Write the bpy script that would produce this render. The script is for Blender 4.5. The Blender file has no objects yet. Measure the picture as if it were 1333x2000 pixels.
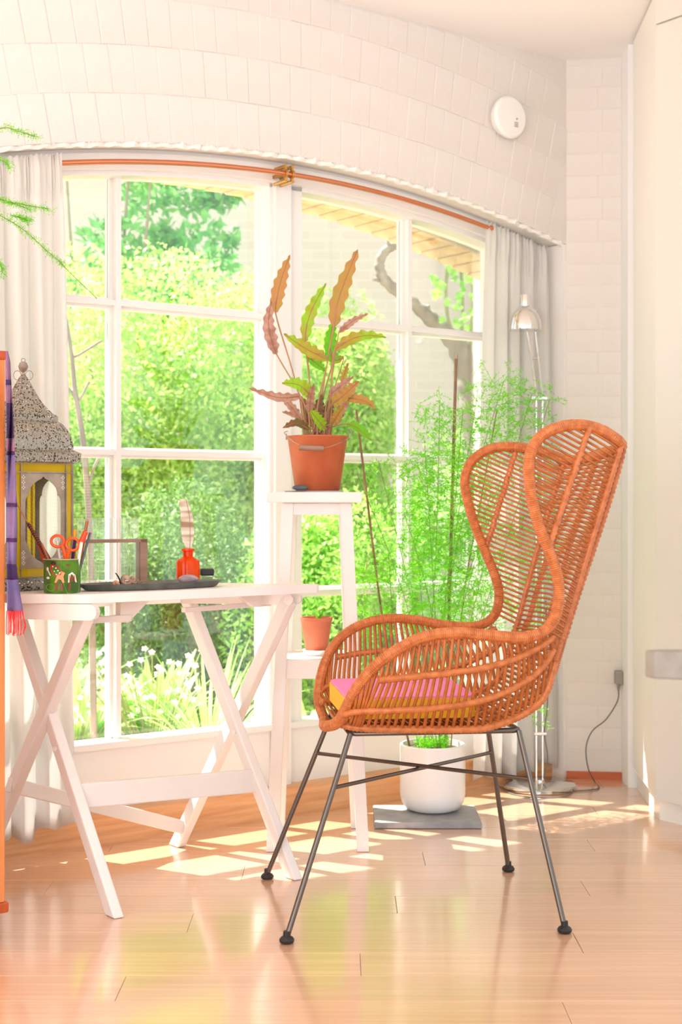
import bpy, bmesh, math, random
import numpy as np
from mathutils import Vector, Matrix
from mathutils.geometry import tessellate_polygon
random.seed(7); rng = np.random.default_rng(7)
S = bpy.context.scene
COL = S.collection
# ------------------------------------------------------------------ camera
FPX, HZ, CX, CH = 2778.0, 978.0, 667.0, 0.95     # focal length in px, horizon row, centre column, eye height
cam = bpy.data.cameras.new('camera'); camo = bpy.data.objects.new('camera', cam); COL.objects.link(camo)
camo.location = (0, 0, CH); camo.rotation_euler = (math.pi/2, 0, 0)
cam.sensor_fit = 'VERTICAL'; cam.sensor_height = 36; cam.lens = FPX/2000*36
cam.shift_y = (HZ-1000)/2000
cam.clip_start = 0.05; cam.clip_end = 100
cam.dof.use_dof = True; cam.dof.focus_distance = 3.3; cam.dof.aperture_fstop = 5.6
S.camera = camo
# ------------------------------------------------------------------ world, sun, exposure
W = bpy.data.worlds.new('sky'); S.world = W; W.use_nodes = True
wn = W.node_tree; bg = wn.nodes['Background']
tcw = wn.nodes.new('ShaderNodeTexCoord'); sep = wn.nodes.new('ShaderNodeSeparateXYZ'); rmp = wn.nodes.new('ShaderNodeValToRGB')
wn.links.new(tcw.outputs['Generated'], sep.inputs[0]); wn.links.new(sep.outputs['Z'], rmp.inputs[0])
rmp.color_ramp.elements[0].position = 0.0; rmp.color_ramp.elements[0].color = (0.93, 0.96, 1.0, 1)
rmp.color_ramp.elements[1].position = 0.8; rmp.color_ramp.elements[1].color = (0.86, 0.93, 1.0, 1)
wn.links.new(rmp.outputs[0], bg.inputs['Color']); bg.inputs['Strength'].default_value = 1.3
sun = bpy.data.lights.new('sun', 'SUN'); suno = bpy.data.objects.new('sun', sun); COL.objects.link(suno)
el = math.radians(59); hd = Vector((-0.90, 0.44, 0)).normalized()
sd = Vector((hd.x*math.cos(el), hd.y*math.cos(el), math.sin(el)))
suno.rotation_euler = sd.to_track_quat('Z', 'Y').to_euler(); suno.location = (-3, 8, 8)
sun.energy = 22.0; sun.angle = math.radians(0.6); sun.color = (1.0, 0.965, 0.90)
S.view_settings.view_transform = 'Standard'; S.view_settings.look = 'None'
S.view_settings.gamma = 1; S.view_settings.use_curve_mapping = False
S.view_settings.exposure = 0.27
# soft fill lamp, added behind the camera to brighten the interior
al_ = bpy.data.lights.new('fill_light', 'AREA'); alo = bpy.data.objects.new('fill_light', al_); COL.objects.link(alo)
al_.shape = 'RECTANGLE'; al_.size = 4.0; al_.size_y = 2.2; al_.energy = 95; al_.color = (.93, .965, 1.0)
alo.location = (-1.6, -2.4, 1.2); alo.rotation_euler = (math.radians(106), 0, math.radians(-22))
try: S.cycles.transparent_max_bounces = 32
except Exception: pass
# ------------------------------------------------------------------ helpers
def P(px, py, d): return Vector(((px-CX)*d/FPX, d, CH+(HZ-py)*d/FPX))
def PH(px, py, z=0.0):                      # pixel -> point on the horizontal plane z
    return P(px, py, (CH-z)*FPX/(py-HZ))
E = Vector((0.8112, 0.5848, 0)); N = Vector((-0.5848, 0.8112, 0))   # along / out of the window wall
def WP(u, c, z): return E*u + N*c + Vector((0, 0, z))
def onwall(px, c):
    a = (px-CX)/FPX; Y = c/(N.y+N.x*a); return Y*(E.x*a+E.y)
def wallz(px, py, c):
    a = (px-CX)/FPX; Y = c/(N.y+N.x*a); return CH+(HZ-py)*Y/FPX
MATW = {}
def mw(o): return MATW.get(o.name, Matrix.Identity(4))
def empty(name, loc, rz=0.0, label=None, cat=None, group=None, kind=None):
    o = bpy.data.objects.new(name, None); COL.objects.link(o); o.empty_display_size = 0.05
    o.location = loc; o.rotation_euler = (0, 0, rz)
    MATW[o.name] = Matrix.Translation(Vector(loc)) @ Matrix.Rotation(rz, 4, 'Z')
    tag(o, label, cat, group, kind); return o
def tag(o, label=None, cat=None, group=None, kind=None):
    if label: o['label'] = label
    if cat: o['category'] = cat
    if group: o['group'] = group
    if kind: o['kind'] = kind
    return o
class G:
    def __init__(s): s.v = []; s.f = []
    def add(s, vs, fs):
        n = len(s.v); s.v += [Vector(v) for v in vs]; s.f += [tuple(i+n for i in f) for f in fs]; return s
    def box(s, c, size, rz=0.0, R=None):
        if R is None: R = Matrix.Rotation(rz, 3, 'Z')
        h = Vector(size)/2; c = Vector(c)
        vs = [c + R @ Vector((x*h.x, y*h.y, z*h.z)) for x in (-1, 1) for y in (-1, 1) for z in (-1, 1)]
        return s.add(vs, [(0,1,3,2),(4,6,7,5),(0,4,5,1),(2,3,7,6),(0,2,6,4),(1,5,7,3)])
    def beam(s, a, b, w, t, side):           # bar from a to b, w along side, t across
        a, b = Vector(a), Vector(b); d = (b-a); L = d.length; z = d.normalized()
        x = Vector(side); x = (x - z*x.dot(z)).normalized(); y = z.cross(x)
        R = Matrix((x, y, z)).transposed()
        return s.box((a+b)/2, (w, t, L), R=R)
    def prism(s, poly, d, holes=()):         # poly: list of 3D points in one plane, extruded by vector d
        d = Vector(d); loops = [[Vector(p) for p in poly]] + [[Vector(p) for p in h] for h in holes]
        tris = tessellate_polygon(loops); flat = [p for l in loops for p in l]; n = len(flat)
        vs = flat + [p+d for p in flat]; fs = []
        nm = Vector((0, 0, 0))
        for t in tris:
            a, b, c = [flat[i] for i in t]; k = (b-a).cross(c-a)
            t2 = t if k.dot(d) < 0 else t[::-1]
            fs.append(tuple(t2)); fs.append(tuple(i+n for i in reversed(t2)))
        o = 0
        for l in loops:
            m = len(l)
            for i in range(m):
                j = (i+1) % m; fs.append((o+i, o+j, o+j+n, o+i+n))
            o += m
        return s.add(vs, fs)
    def tube(s, pts, r, seg=8, closed=False, rf=None, caps=True):
        pts = [Vector(p) for p in pts]; n = len(pts); rs = r if isinstance(r, (list, tuple)) else [r]*n
        if rf: rs = [rf(i) for i in range(n)]
        T = []
        for i in range(n):
            a = pts[(i-1) % n] if (closed or i > 0) else pts[0]; b = pts[(i+1) % n] if (closed or i < n-1) else pts[-1]
            t = b-a; T.append(t.normalized() if t.length > 1e-9 else Vector((0, 0, 1)))
        up = Vector((0, 0, 1)) if abs(T[0].z) < 0.9 else Vector((1, 0, 0))
        x = (up - T[0]*up.dot(T[0])).normalized(); vs = []
        for i in range(n):
            x = x - T[i]*x.dot(T[i]); x.normalize(); y = T[i].cross(x)
            for k in range(seg):
                a = 2*math.pi*k/seg; vs.append(pts[i] + (x*math.cos(a)+y*math.sin(a))*rs[i])
        fs = []
        m = n if closed else n-1
        for i in range(m):
            j = (i+1) % n
            for k in range(seg):
                l = (k+1) % seg; fs.append((i*seg+k, i*seg+l, j*seg+l, j*seg+k))
        if not closed and caps:
            fs.append(tuple(reversed(range(seg)))); fs.append(tuple(range((n-1)*seg, n*seg)))
        return s.add(vs, fs)
    def lathe(s, c, prof, seg=32, sx=1.0, sy=1.0, R=None, a0=0.0):   # prof: (r, z) from bottom to top
        c = Vector(c); vs = []; n = len(prof)
        for r, z in prof:
            for k in range(seg):
                a = 2*math.pi*k/seg+a0; p = Vector((max(r, 1e-5)*math.cos(a)*sx, max(r, 1e-5)*math.sin(a)*sy, z))
                vs.append(c + (R @ p if R else p))
        fs = [(i*seg+k, i*seg+(k+1) % seg, (i+1)*seg+(k+1) % seg, (i+1)*seg+k) for i in range(n-1) for k in range(seg)]
        fs.append(tuple(reversed(range(seg)))); fs.append(tuple(range((n-1)*seg, n*seg)))
        return s.add(vs, fs)
    def build(s, name, m, parent=None, smooth=False, bevel=0, label=None, cat=None, group=None, kind=None, origin=None, angle=40):
        me = bpy.data.meshes.new(name)
        if parent is not None:
            M = mw(parent).inverted(); vs = [M @ v for v in s.v]; W0 = mw(parent); loc = None
        else:
            if origin is None:
                xs = [v.x for v in s.v]; ys = [v.y for v in s.v]; zs = [v.z for v in s.v]
                origin = Vector(((min(xs)+max(xs))/2, (min(ys)+max(ys))/2, min(zs)))
            vs = [v-Vector(origin) for v in s.v]; W0 = Matrix.Translation(Vector(origin))
        me.from_pydata([tuple(v) for v in vs], [], s.f); me.validate(); me.update()
        o = bpy.data.objects.new(name, me); COL.objects.link(o); MATW[o.name] = W0
        if parent is not None: o.parent = parent
        else: o.location = origin
        me.materials.append(m)
        if smooth:
            me.polygons.foreach_set('use_smooth', [True]*len(me.polygons))
            try: me.set_sharp_from_angle(angle=math.radians(angle))
            except Exception: pass
        if bevel:
            b = o.modifiers.new('bevel', 'BEVEL'); b.width = bevel; b.segments = 2; b.limit_method = 'ANGLE'; b.angle_limit = math.radians(35)
        return tag(o, label, cat, group, kind)
def npmesh(name, V, F, m, parent=None, label=None, cat=None, group=None, kind=None, smooth=False):
    """V (n,3) world coords, F (m,k) faces"""
    g = bpy.data.meshes.new(name); V = np.asarray(V, float)
    if parent is not None:
        M = np.array(mw(parent).inverted()); V = V @ M[:3, :3].T + M[:3, 3]; org = None
    else:
        org = np.array([V[:, 0].mean(), V[:, 1].mean(), V[:, 2].min()]); V = V-org
    k = F.shape[1]
    g.vertices.add(len(V)); g.vertices.foreach_set('co', V.astype(np.float32).ravel())
    g.loops.add(F.size); g.loops.foreach_set('vertex_index', F.astype(np.int32).ravel())
    g.polygons.add(len(F)); g.polygons.foreach_set('loop_start', np.arange(0, F.size, k, dtype=np.int32))
    g.polygons.foreach_set('loop_total', np.full(len(F), k, dtype=np.int32))
    g.update(calc_edges=True)
    if smooth: g.polygons.foreach_set('use_smooth', [True]*len(F))
    g.materials.append(m)
    o = bpy.data.objects.new(name, g); COL.objects.link(o)
    if parent is not None: o.parent = parent; MATW[o.name] = mw(parent)
    else: o.location = org; MATW[o.name] = Matrix.Translation(Vector(org))
    return tag(o, label, cat, group, kind)
def cat(pts, n=8, closed=False):             # Catmull-Rom
    pts = [Vector(p) for p in pts]; m = len(pts); out = []
    rng_ = range(m) if closed else range(m-1)
    for i in rng_:
        if closed: a, b, c, d = pts[(i-1) % m], pts[i], pts[(i+1) % m], pts[(i+2) % m]
        else: a, b, c, d = pts[max(i-1, 0)], pts[i], pts[i+1], pts[min(i+2, m-1)]
        for k in range(n):
            t = k/n
            out.append(0.5*((2*b)+(c-a)*t+(2*a-5*b+4*c-d)*t*t+(3*b-a-3*c+d)*t**3))
    if not closed: out.append(pts[-1])
    return out
def resample(pts, n):
    L = [0.0]
    for a, b in zip(pts, pts[1:]): L.append(L[-1]+(b-a).length)
    out = []; j = 0
    for i in range(n):
        t = L[-1]*i/(n-1)
        while j < len(L)-2 and L[j+1] < t: j += 1
        k = (t-L[j])/max(L[j+1]-L[j], 1e-9); out.append(pts[j].lerp(pts[j+1], min(max(k, 0), 1)))
    return out
# ------------------------------------------------------------------ materials
def srgb(h):
    h = h.lstrip('#'); c = [int(h[i:i+2], 16)/255 for i in (0, 2, 4)]
    return tuple(x/12.92 if x <= .04045 else ((x+.055)/1.055)**2.4 for x in c)
def mat(name, col, rough=0.5, metal=0.0, col2=None, scale=(8, 8, 8), bump=0.0, bscale=None, spec=0.5, emit=None, trans=0.0,
        coat=0.0, alpha_holes=None, subsurf=0.0, coords='Object', detail=4.0, contrast=(0.35, 0.65), island=0.0):
    m = bpy.data.materials.new(name); m.use_nodes = True; nt = m.node_tree; b = nt.nodes['Principled BSDF']
    if isinstance(col, str): col = srgb(col)
    if isinstance(col2, str): col2 = srgb(col2)
    b.inputs['Base Color'].default_value = (*col, 1); b.inputs['Roughness'].default_value = rough; b.inputs['Metallic'].default_value = metal
    b.inputs['Specular IOR Level'].default_value = spec; b.inputs['Coat Weight'].default_value = coat; b.inputs['Coat Roughness'].default_value = 0.12
    tc = nt.nodes.new('ShaderNodeTexCoord'); mp = nt.nodes.new('ShaderNodeMapping'); mp.inputs['Scale'].default_value = scale
    nt.links.new(tc.outputs[coords], mp.inputs[0])
    nz = nt.nodes.new('ShaderNodeTexNoise'); nz.inputs['Detail'].default_value = detail; nz.inputs['Scale'].default_value = 1.0
    nt.links.new(mp.outputs[0], nz.inputs['Vector'])
    if col2 is not None:
        r = nt.nodes.new('ShaderNodeValToRGB'); r.color_ramp.elements[0].position = contrast[0]; r.color_ramp.elements[1].position = contrast[1]
        r.color_ramp.elements[0].color = (*col, 1); r.color_ramp.elements[1].color = (*col2, 1)
        src = nz.outputs[0]
        if island:
            ge = nt.nodes.new('ShaderNodeNewGeometry'); mx = nt.nodes.new('ShaderNodeMath'); mx.operation = 'MULTIPLY_ADD'
            sub = nt.nodes.new('ShaderNodeMath'); sub.operation = 'SUBTRACT'; sub.inputs[1].default_value = 0.5
            nt.links.new(ge.outputs['Random Per Island'], sub.inputs[0]); nt.links.new(sub.outputs[0], mx.inputs[0])
            mx.inputs[1].default_value = island; nt.links.new(nz.outputs[0], mx.inputs[2]); src = mx.outputs[0]
        nt.links.new(src, r.inputs[0]); nt.links.new(r.outputs[0], b.inputs['Base Color'])
    if bump:
        bm = nt.nodes.new('ShaderNodeBump'); bm.inputs['Strength'].default_value = bump; bm.inputs['Distance'].default_value = 0.004
        n2 = nz
        if bscale:
            mp2 = nt.nodes.new('ShaderNodeMapping'); mp2.inputs['Scale'].default_value = bscale if isinstance(bscale, tuple) else (bscale,)*3
            nt.links.new(tc.outputs[coords], mp2.inputs[0])
            n2 = nt.nodes.new('ShaderNodeTexNoise'); n2.inputs['Scale'].default_value = 1; n2.inputs['Detail'].default_value = 3; nt.links.new(mp2.outputs[0], n2.inputs['Vector'])
        nt.links.new(n2.outputs[0], bm.inputs['Height']); nt.links.new(bm.outputs[0], b.inputs['Normal'])
    if trans:
        out = nt.nodes['Material Output']; ms = nt.nodes.new('ShaderNodeMixShader'); tr = nt.nodes.new('ShaderNodeBsdfTranslucent')
        ms.inputs[0].default_value = trans; src = b.inputs['Base Color'].links
        if src: nt.links.new(src[0].from_socket, tr.inputs['Color'])
        else: tr.inputs['Color'].default_value = (*col, 1)
        nt.links.new(b.outputs[0], ms.inputs[1]); nt.links.new(tr.outputs[0], ms.inputs[2]); nt.links.new(ms.outputs[0], out.inputs['Surface'])
    if alpha_holes:
        vo = nt.nodes.new('ShaderNodeTexVoronoi'); vo.inputs['Scale'].default_value = alpha_holes[0]; nt.links.new(tc.outputs[coords], vo.inputs['Vector'])
        lt = nt.nodes.new('ShaderNodeMath'); lt.operation = 'GREATER_THAN'; lt.inputs[1].default_value = alpha_holes[1]
        nt.links.new(vo.outputs['Distance'], lt.inputs[0]); nt.links.new(lt.outputs[0], b.inputs['Alpha'])
    return m
def glass(name, col=(1, 1, 1), rough=0.0, tint=1.0, base=0.04, gloss=0.6, bump=0):
    m = bpy.data.materials.new(name); m.use_nodes = True; nt = m.node_tree; out = nt.nodes['Material Output']
    nt.nodes.remove(nt.nodes['Principled BSDF'])
    tr = nt.nodes.new('ShaderNodeBsdfTransparent'); gl = nt.nodes.new('ShaderNodeBsdfGlossy'); ms = nt.nodes.new('ShaderNodeMixShader')
    fr = nt.nodes.new('ShaderNodeLayerWeight'); fr.inputs[0].default_value = 0.35; mu = nt.nodes.new('ShaderNodeMath'); mu.operation = 'MULTIPLY_ADD'
    mu.inputs[1].default_value = gloss; mu.inputs[2].default_value = base
    nt.links.new(fr.outputs['Fresnel'], mu.inputs[0]); nt.links.new(mu.outputs[0], ms.inputs[0])
    tr.inputs[0].default_value = (*col, 1); gl.inputs['Roughness'].default_value = rough; gl.inputs['Color'].default_value = (1, 1, 1, 1)
    nt.links.new(tr.outputs[0], ms.inputs[1]); nt.links.new(gl.outputs[0], ms.inputs[2]); nt.links.new(ms.outputs[0], out.inputs['Surface'])
    return m
def mixglass(name, tint, body, f0, f1, power=1.0):
    """clear glass whose body colour grows from f0 (face on) to f1 (edge on)"""
    m = bpy.data.materials.new(name); m.use_nodes = True; nt = m.node_tree; out = nt.nodes['Material Output']; nt.nodes.remove(nt.nodes['Principled BSDF'])
    tr = nt.nodes.new('ShaderNodeBsdfTransparent'); tr.inputs[0].default_value = (*tint, 1)
    df = nt.nodes.new('ShaderNodeBsdfDiffuse'); df.inputs[0].default_value = (*body, 1); tl = nt.nodes.new('ShaderNodeBsdfTranslucent'); tl.inputs[0].default_value = (*body, 1)
    a = nt.nodes.new('ShaderNodeMixShader'); a.inputs[0].default_value = .6; nt.links.new(df.outputs[0], a.inputs[1]); nt.links.new(tl.outputs[0], a.inputs[2])
    lw = nt.nodes.new('ShaderNodeLayerWeight'); lw.inputs[0].default_value = .5; pw_ = nt.nodes.new('ShaderNodeMath'); pw_.operation = 'POWER'; pw_.inputs[1].default_value = power
    mr_ = nt.nodes.new('ShaderNodeMapRange'); mr_.inputs[3].default_value = f0; mr_.inputs[4].default_value = f1
    nt.links.new(lw.outputs['Facing'], pw_.inputs[0]); nt.links.new(pw_.outputs[0], mr_.inputs[0])
    ms = nt.nodes.new('ShaderNodeMixShader'); nt.links.new(mr_.outputs[0], ms.inputs[0]); nt.links.new(tr.outputs[0], ms.inputs[1]); nt.links.new(a.outputs[0], ms.inputs[2])
    gl = nt.nodes.new('ShaderNodeBsdfGlossy'); gl.inputs['Roughness'].default_value = .08; m2 = nt.nodes.new('ShaderNodeMixShader'); m2.inputs[0].default_value = .04
    nt.links.new(ms.outputs[0], m2.inputs[1]); nt.links.new(gl.outputs[0], m2.inputs[2]); nt.links.new(m2.outputs[0], out.inputs['Surface']); return m
M = {}
M['wall'] = mat('painted_brick', '#e6e2dd', .75, col2='#dfd9d2', scale=(2.5, 2.5, 2.5), bump=.5, bscale=30)
M['ceiling'] = mat('ceiling_paint', '#f4f4f4', .8, bump=.1, bscale=20)
M['plaster'] = mat('rough_white_plaster', '#f5f2ee', .85, bump=.9, bscale=90)
M['white'] = mat('white_gloss_paint', '#f2efec', .35, bump=.08, bscale=60)
M['furniture'] = mat('white_furniture_paint', '#ece6e1', .45, col2='#e5ddd6', scale=(6, 6, 2), bump=.1, bscale=(80, 80, 12))
M['cupfront_dimmed'] = mat('dimmed_cupboard_front', '#d9d7d0', .35)  # doors greyed: the dimmer light on the side away from the window, in the colour
M['cupboard'] = mat('white_cupboard', '#f1efe9', .3)
M['plank'] = mat('bamboo_plank', '#e6b996', .2, col2='#dba783', scale=(2.2, 75, 10), bump=.03, bscale=(3, 90, 10), coords='Object', spec=.8, coat=1.0, contrast=(.3, .75))
# per-plank tone
nt = M['plank'].node_tree; b = nt.nodes['Principled BSDF']; oi = nt.nodes.new('ShaderNodeObjectInfo'); hs = nt.nodes.new('ShaderNodeHueSaturation')
mr = nt.nodes.new('ShaderNodeMapRange'); mr.inputs[3].default_value = .93; mr.inputs[4].default_value = 1.06
nt.links.new(oi.outputs['Random'], mr.inputs[0]); nt.links.new(mr.outputs[0], hs.inputs['Value'])
nt.links.new(b.inputs['Base Color'].links[0].from_socket, hs.inputs['Color']); nt.links.new(hs.outputs[0], b.inputs['Base Color'])
M['under'] = mat('dark_underlay', '#b98a64', .8)
M['skirt'] = mat('oak_skirting', '#e6b080', .4, col2='#d09664', scale=(4, 4, 60), bump=.05)
M['skirt_red'] = mat('red_skirting', '#c8683c', .5, col2='#b85a30', scale=(5, 5, 30))
M['copper'] = mat('copper', '#d98a66', .28, metal=1.0)
M['brass'] = mat('brass', '#c89a55', .3, metal=1.0)
M['curtain'] = mat('linen_curtain', '#f2f0ee', .9, trans=.5, bump=.15, bscale=(250, 250, 250))
M['rattan'] = mat('rattan_cane', '#c07036', .45, col2='#a65a26', scale=(30, 30, 30), spec=.4, bump=.1)
M['wrap'] = mat('rattan_wrapping', '#cc7a42', .42, col2='#b0602c', scale=(60, 60, 60), spec=.5, bump=.2)
M['steel'] = mat('dark_steel', '#6e655d', .35, metal=.85)
M['black'] = mat('black_rubber', '#241f1d', .5)
M['pink'] = mat('pink_cloth', '#f290c8', .85, bump=.1, bscale=300)
M['yellow'] = mat('yellow_cloth', '#f4c22c', .85, bump=.1, bscale=300)
M['terra'] = mat('terracotta_red', '#c26438', .55, col2='#ac502a', scale=(10, 10, 10), bump=.05)
M['terra2'] = mat('terracotta_light', '#d67a5a', .7, col2='#cc6c4c', scale=(14, 14, 14), bump=.1)
M['soil'] = mat('soil', '#4a3527', .95, col2='#6d5640', scale=(90, 90, 90), bump=.6)
M['pot'] = mat('white_ceramic', '#f3f0ec', .25)
M['slate'] = mat('slate', '#a4a3a4', .5, col2='#8c8b8e', scale=(20, 20, 20), bump=.3)
M['stone_dark'] = mat('dark_pebble', '#474c54', .45, col2='#5a6068', scale=(20, 60, 60))
M['stone_pink'] = mat('pink_pebble', '#b99c9b', .7, col2='#8d828c', scale=(30, 90, 90), bump=.3)
M['calgreen'] = mat('prayer_leaf_green', '#98c828', .4, col2='#b4a038', scale=(14, 14, 14), trans=.45, contrast=(.45, .62))
M['calbrown'] = mat('prayer_leaf_brown', '#c08c54', .45, col2='#b39a3c', scale=(14, 14, 14), trans=.4, contrast=(.42, .62))
M['calpink'] = mat('prayer_leaf_pink', '#c89c90', .5, col2='#a87868', scale=(60, 60, 60), trans=.35)
M['caldark'] = mat('prayer_leaf_dark', '#6a6a34', .45, col2='#84543c', scale=(20, 20, 20), trans=.25)
M['calbright'] = mat('prayer_leaf_bright', '#6fc020', .4, trans=.4)
M['midrib'] = mat('pale_midrib', '#a5703f', .5)
M['stemred'] = mat('reddish_stem', '#b87c64', .5, col2='#a48450', scale=(10, 10, 10))
M['fern'] = mat('fern_green', '#96e234', .5, col2='#6cca22', scale=(7, 7, 7), trans=.5, island=.5)
M['fernstem'] = mat('fern_stem', '#7a8a4a', .6)
M['bamboo'] = mat('bamboo_stake', '#a27a52', .5, col2='#7c5c40', scale=(30, 30, 12))
M['chrome'] = mat('chrome', '#e3e1de', .12, metal=1.0)
M['cordgrey'] = mat('grey_cord', '#6c6a66', .5)
M['plug'] = mat('grey_plug', '#99938e', .5)
M['oakshelf'] = mat('orange_wood', '#dc8a50', .45, col2='#c87438', scale=(60, 60, 3), bump=.05)
M['redwood'] = mat('red_wood', '#b8501e', .4, col2='#a44416', scale=(30, 30, 5))
M['concrete'] = mat('grey_worktop', '#8f8c84', .55, col2='#817d74', scale=(30, 30, 30))
M['lantern'] = mat('aged_pierced_metal', '#a29c8e', .42, metal=.6, alpha_holes=(190, .40))
M['lsolid'] = mat('aged_metal', '#b0a28e', .42, metal=.45, col2='#96897a', scale=(30, 30, 30))
M['lyellow'] = mixglass('yellow_glass', (1.0, .88, .03), (1.0, .85, .02), .55, .8)
M['lpane'] = glass('lantern_glass', (.95, .97, .95), base=.01, gloss=.1)
M['pane'] = glass('window_glass', (.97, .99, .98), base=.015, gloss=.5)
M['tubeglass'] = mixglass('tube_glass', (.96, .985, .98), (.97, .98, .97), .10, 1.0, 2.6)  # white rims put the bright edge reflections into the colour
M['orangeglass'] = mat('orange_glass', '#f0500c', .08, trans=.6, col2='#ff7a20', scale=(60, 60, 20))
M['jarglass'] = glass('jar_glass', (.9, .92, .92), base=.2, gloss=.8)
M['zinc'] = mat('zinc_tray', '#777a74', .45, metal=.5, col2='#60635e', scale=(30, 30, 30))
M['racktimber'] = mat('rack_wood', '#a07f6c', .6, col2='#8c6b58', scale=(10, 10, 60))
M['feather'] = mat('feather_vane', '#efe3d6', .8, col2='#a88a72', scale=(6, 6, 42), trans=.35, contrast=(.46, .58), detail=1)
M['shell'] = mat('shell', '#c9a68c', .6, col2='#8e6c58', scale=(70, 70, 70), bump=.4)
M['shellorange'] = mat('shell_orange', '#d9865c', .6, col2='#c8a890', scale=(50, 50, 50), bump=.4)
M['moss'] = mat('dried_moss', '#b9a07c', .9, col2='#98835f', scale=(50, 50, 50))
M['scissor'] = mat('orange_plastic', '#f0601c', .35)
M['redpen'] = mat('red_pencil', '#b43a26', .4)
M['pencil'] = mat('brown_pencil', '#a8603c', .5)
M['orangered'] = mat('orange_red_plastic', '#f0481c', .35)
M['greypen'] = mat('grey_brush', '#626a70', .4)
M['yellowpen'] = mat('yellow_crayon', '#e0a818', .4)
M['tan'] = mat('tan_wood', '#b8824c', .5)
M['zigzag'] = mat('patterned_wood', '#35201a', .5)
M['zigred'] = mat('pattern_red', '#c0583a', .5)
M['tin'] = mat('green_tin', '#558c24', .3, col2='#36601e', scale=(26, 26, 26), contrast=(.4, .6))
M['tinlight'] = mat('tin_light_green', '#7aa834', .35)
M['tinred'] = mat('tin_red', '#b81828', .35)
M['tinwhite'] = mat('tin_white', '#f2ece2', .4)
M['tinorange'] = mat('tin_orange', '#f0955c', .4)
M['tinbrown'] = mat('tin_brown', '#7c3c1c', .4)
M['tincream'] = mat('tin_edge', '#c8c4b0', .3, metal=.6)
M['scarf'] = mat('purple_scarf', '#70659a', .9, col2='#806a90', scale=(3, 3, 22), bump=.3, bscale=(300, 300, 300), detail=1)
M['scarfdark'] = mat('scarf_stripe', '#43285e', .9, bump=.3, bscale=300)
M['scarfmauve'] = mat('scarf_mauve', '#94688c', .9, bump=.3, bscale=300)
M['fringe'] = mat('red_fringe', '#f0303c', .8)
M['alarm'] = mat('alarm_plastic', '#f3f1ed', .35)
M['greymark'] = mat('grey_print', '#b4b1ac', .5)
# garden
M['gravel'] = mat('garden_soil', '#86846c', .95, col2='#6f7656', scale=(6, 6, 6), bump=.5)
M['hedge'] = mat('hedge_leaf', '#d8ea90', .5, col2='#aad664', scale=(1.6, 1.6, 1.6), trans=.4, island=.6)
M['hedge2'] = mat('shrub_leaf', '#9cd05a', .5, col2='#bfe27c', scale=(2, 2, 2), trans=.4, island=.7)
M['dark_leaf'] = mat('conifer_leaf', '#7fa552', .55, col2='#6a9050', scale=(3, 3, 3), trans=.3, island=.6)
M['treeleaf'] = mat('tree_leaf', '#a0dc80', .5, col2='#7ec870', scale=(2, 2, 2), trans=.4, island=.7)
M['fernleaf'] = mat('border_leaf', '#a8dc6c', .5, col2='#c4e494', scale=(3, 3, 3), trans=.35, island=.7)
M['bark'] = mat('grey_bark', '#8a847c', .85, col2='#6c665e', scale=(20, 20, 6), bump=.6)
M['vineleaf'] = mat('vine_leaf', '#7cc84a', .5, col2='#98dc5c', scale=(9, 9, 9), trans=.4)
M['bark2'] = mat('pale_twig', '#a8987c', .85)
M['petal'] = mat('white_petal', '#f6f6f2', .6, trans=.3)
M['ybrick'] = mat('yellow_brick', '#cdbb98', .85, col2='#bfa984', scale=(20, 20, 20), bump=.3)
M['mortar'] = mat('grey_mortar', '#a8a294', .9)
def brickwall_mat():
    m = mat('distant_brickwork', '#ecdcd2', .9); nt = m.node_tree; b = nt.nodes['Principled BSDF']
    br = nt.nodes.new('ShaderNodeTexBrick'); tc = nt.nodes.new('ShaderNodeTexCoord'); mp = nt.nodes.new('ShaderNodeMapping')
    mp.inputs['Rotation'].default_value = (math.pi/2, 0, 0)
    nt.links.new(tc.outputs['Object'], mp.inputs[0]); nt.links.new(mp.outputs[0], br.inputs['Vector'])
    br.inputs['Color1'].default_value = (*srgb('#ead6cc'), 1); br.inputs['Color2'].default_value = (*srgb('#e6d0c6'), 1); br.inputs['Mortar'].default_value = (*srgb('#ecdad0'), 1)
    br.inputs['Scale'].default_value = 1.0; br.inputs['Brick Width'].default_value = .225; br.inputs['Row Height'].default_value = .075; br.inputs['Mortar Size'].default_value = .008
    nt.links.new(br.outputs[0], b.inputs['Base Color']); return m
M['farbrick'] = brickwall_mat()

# ================================================================== STRUCTURE
CB, CF, CG = 3.50, 3.60, 3.675          # brick face, window frame front, glass
UC = 2.38                               # centre line of the arch
UL, UR = 1.27, 3.475                    # opening
def soff(u): return 1.972-.12*(u-UC)**2
def garc(u): return 1.903-.112*(u-UC)**2
CEIL = 2.46
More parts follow.
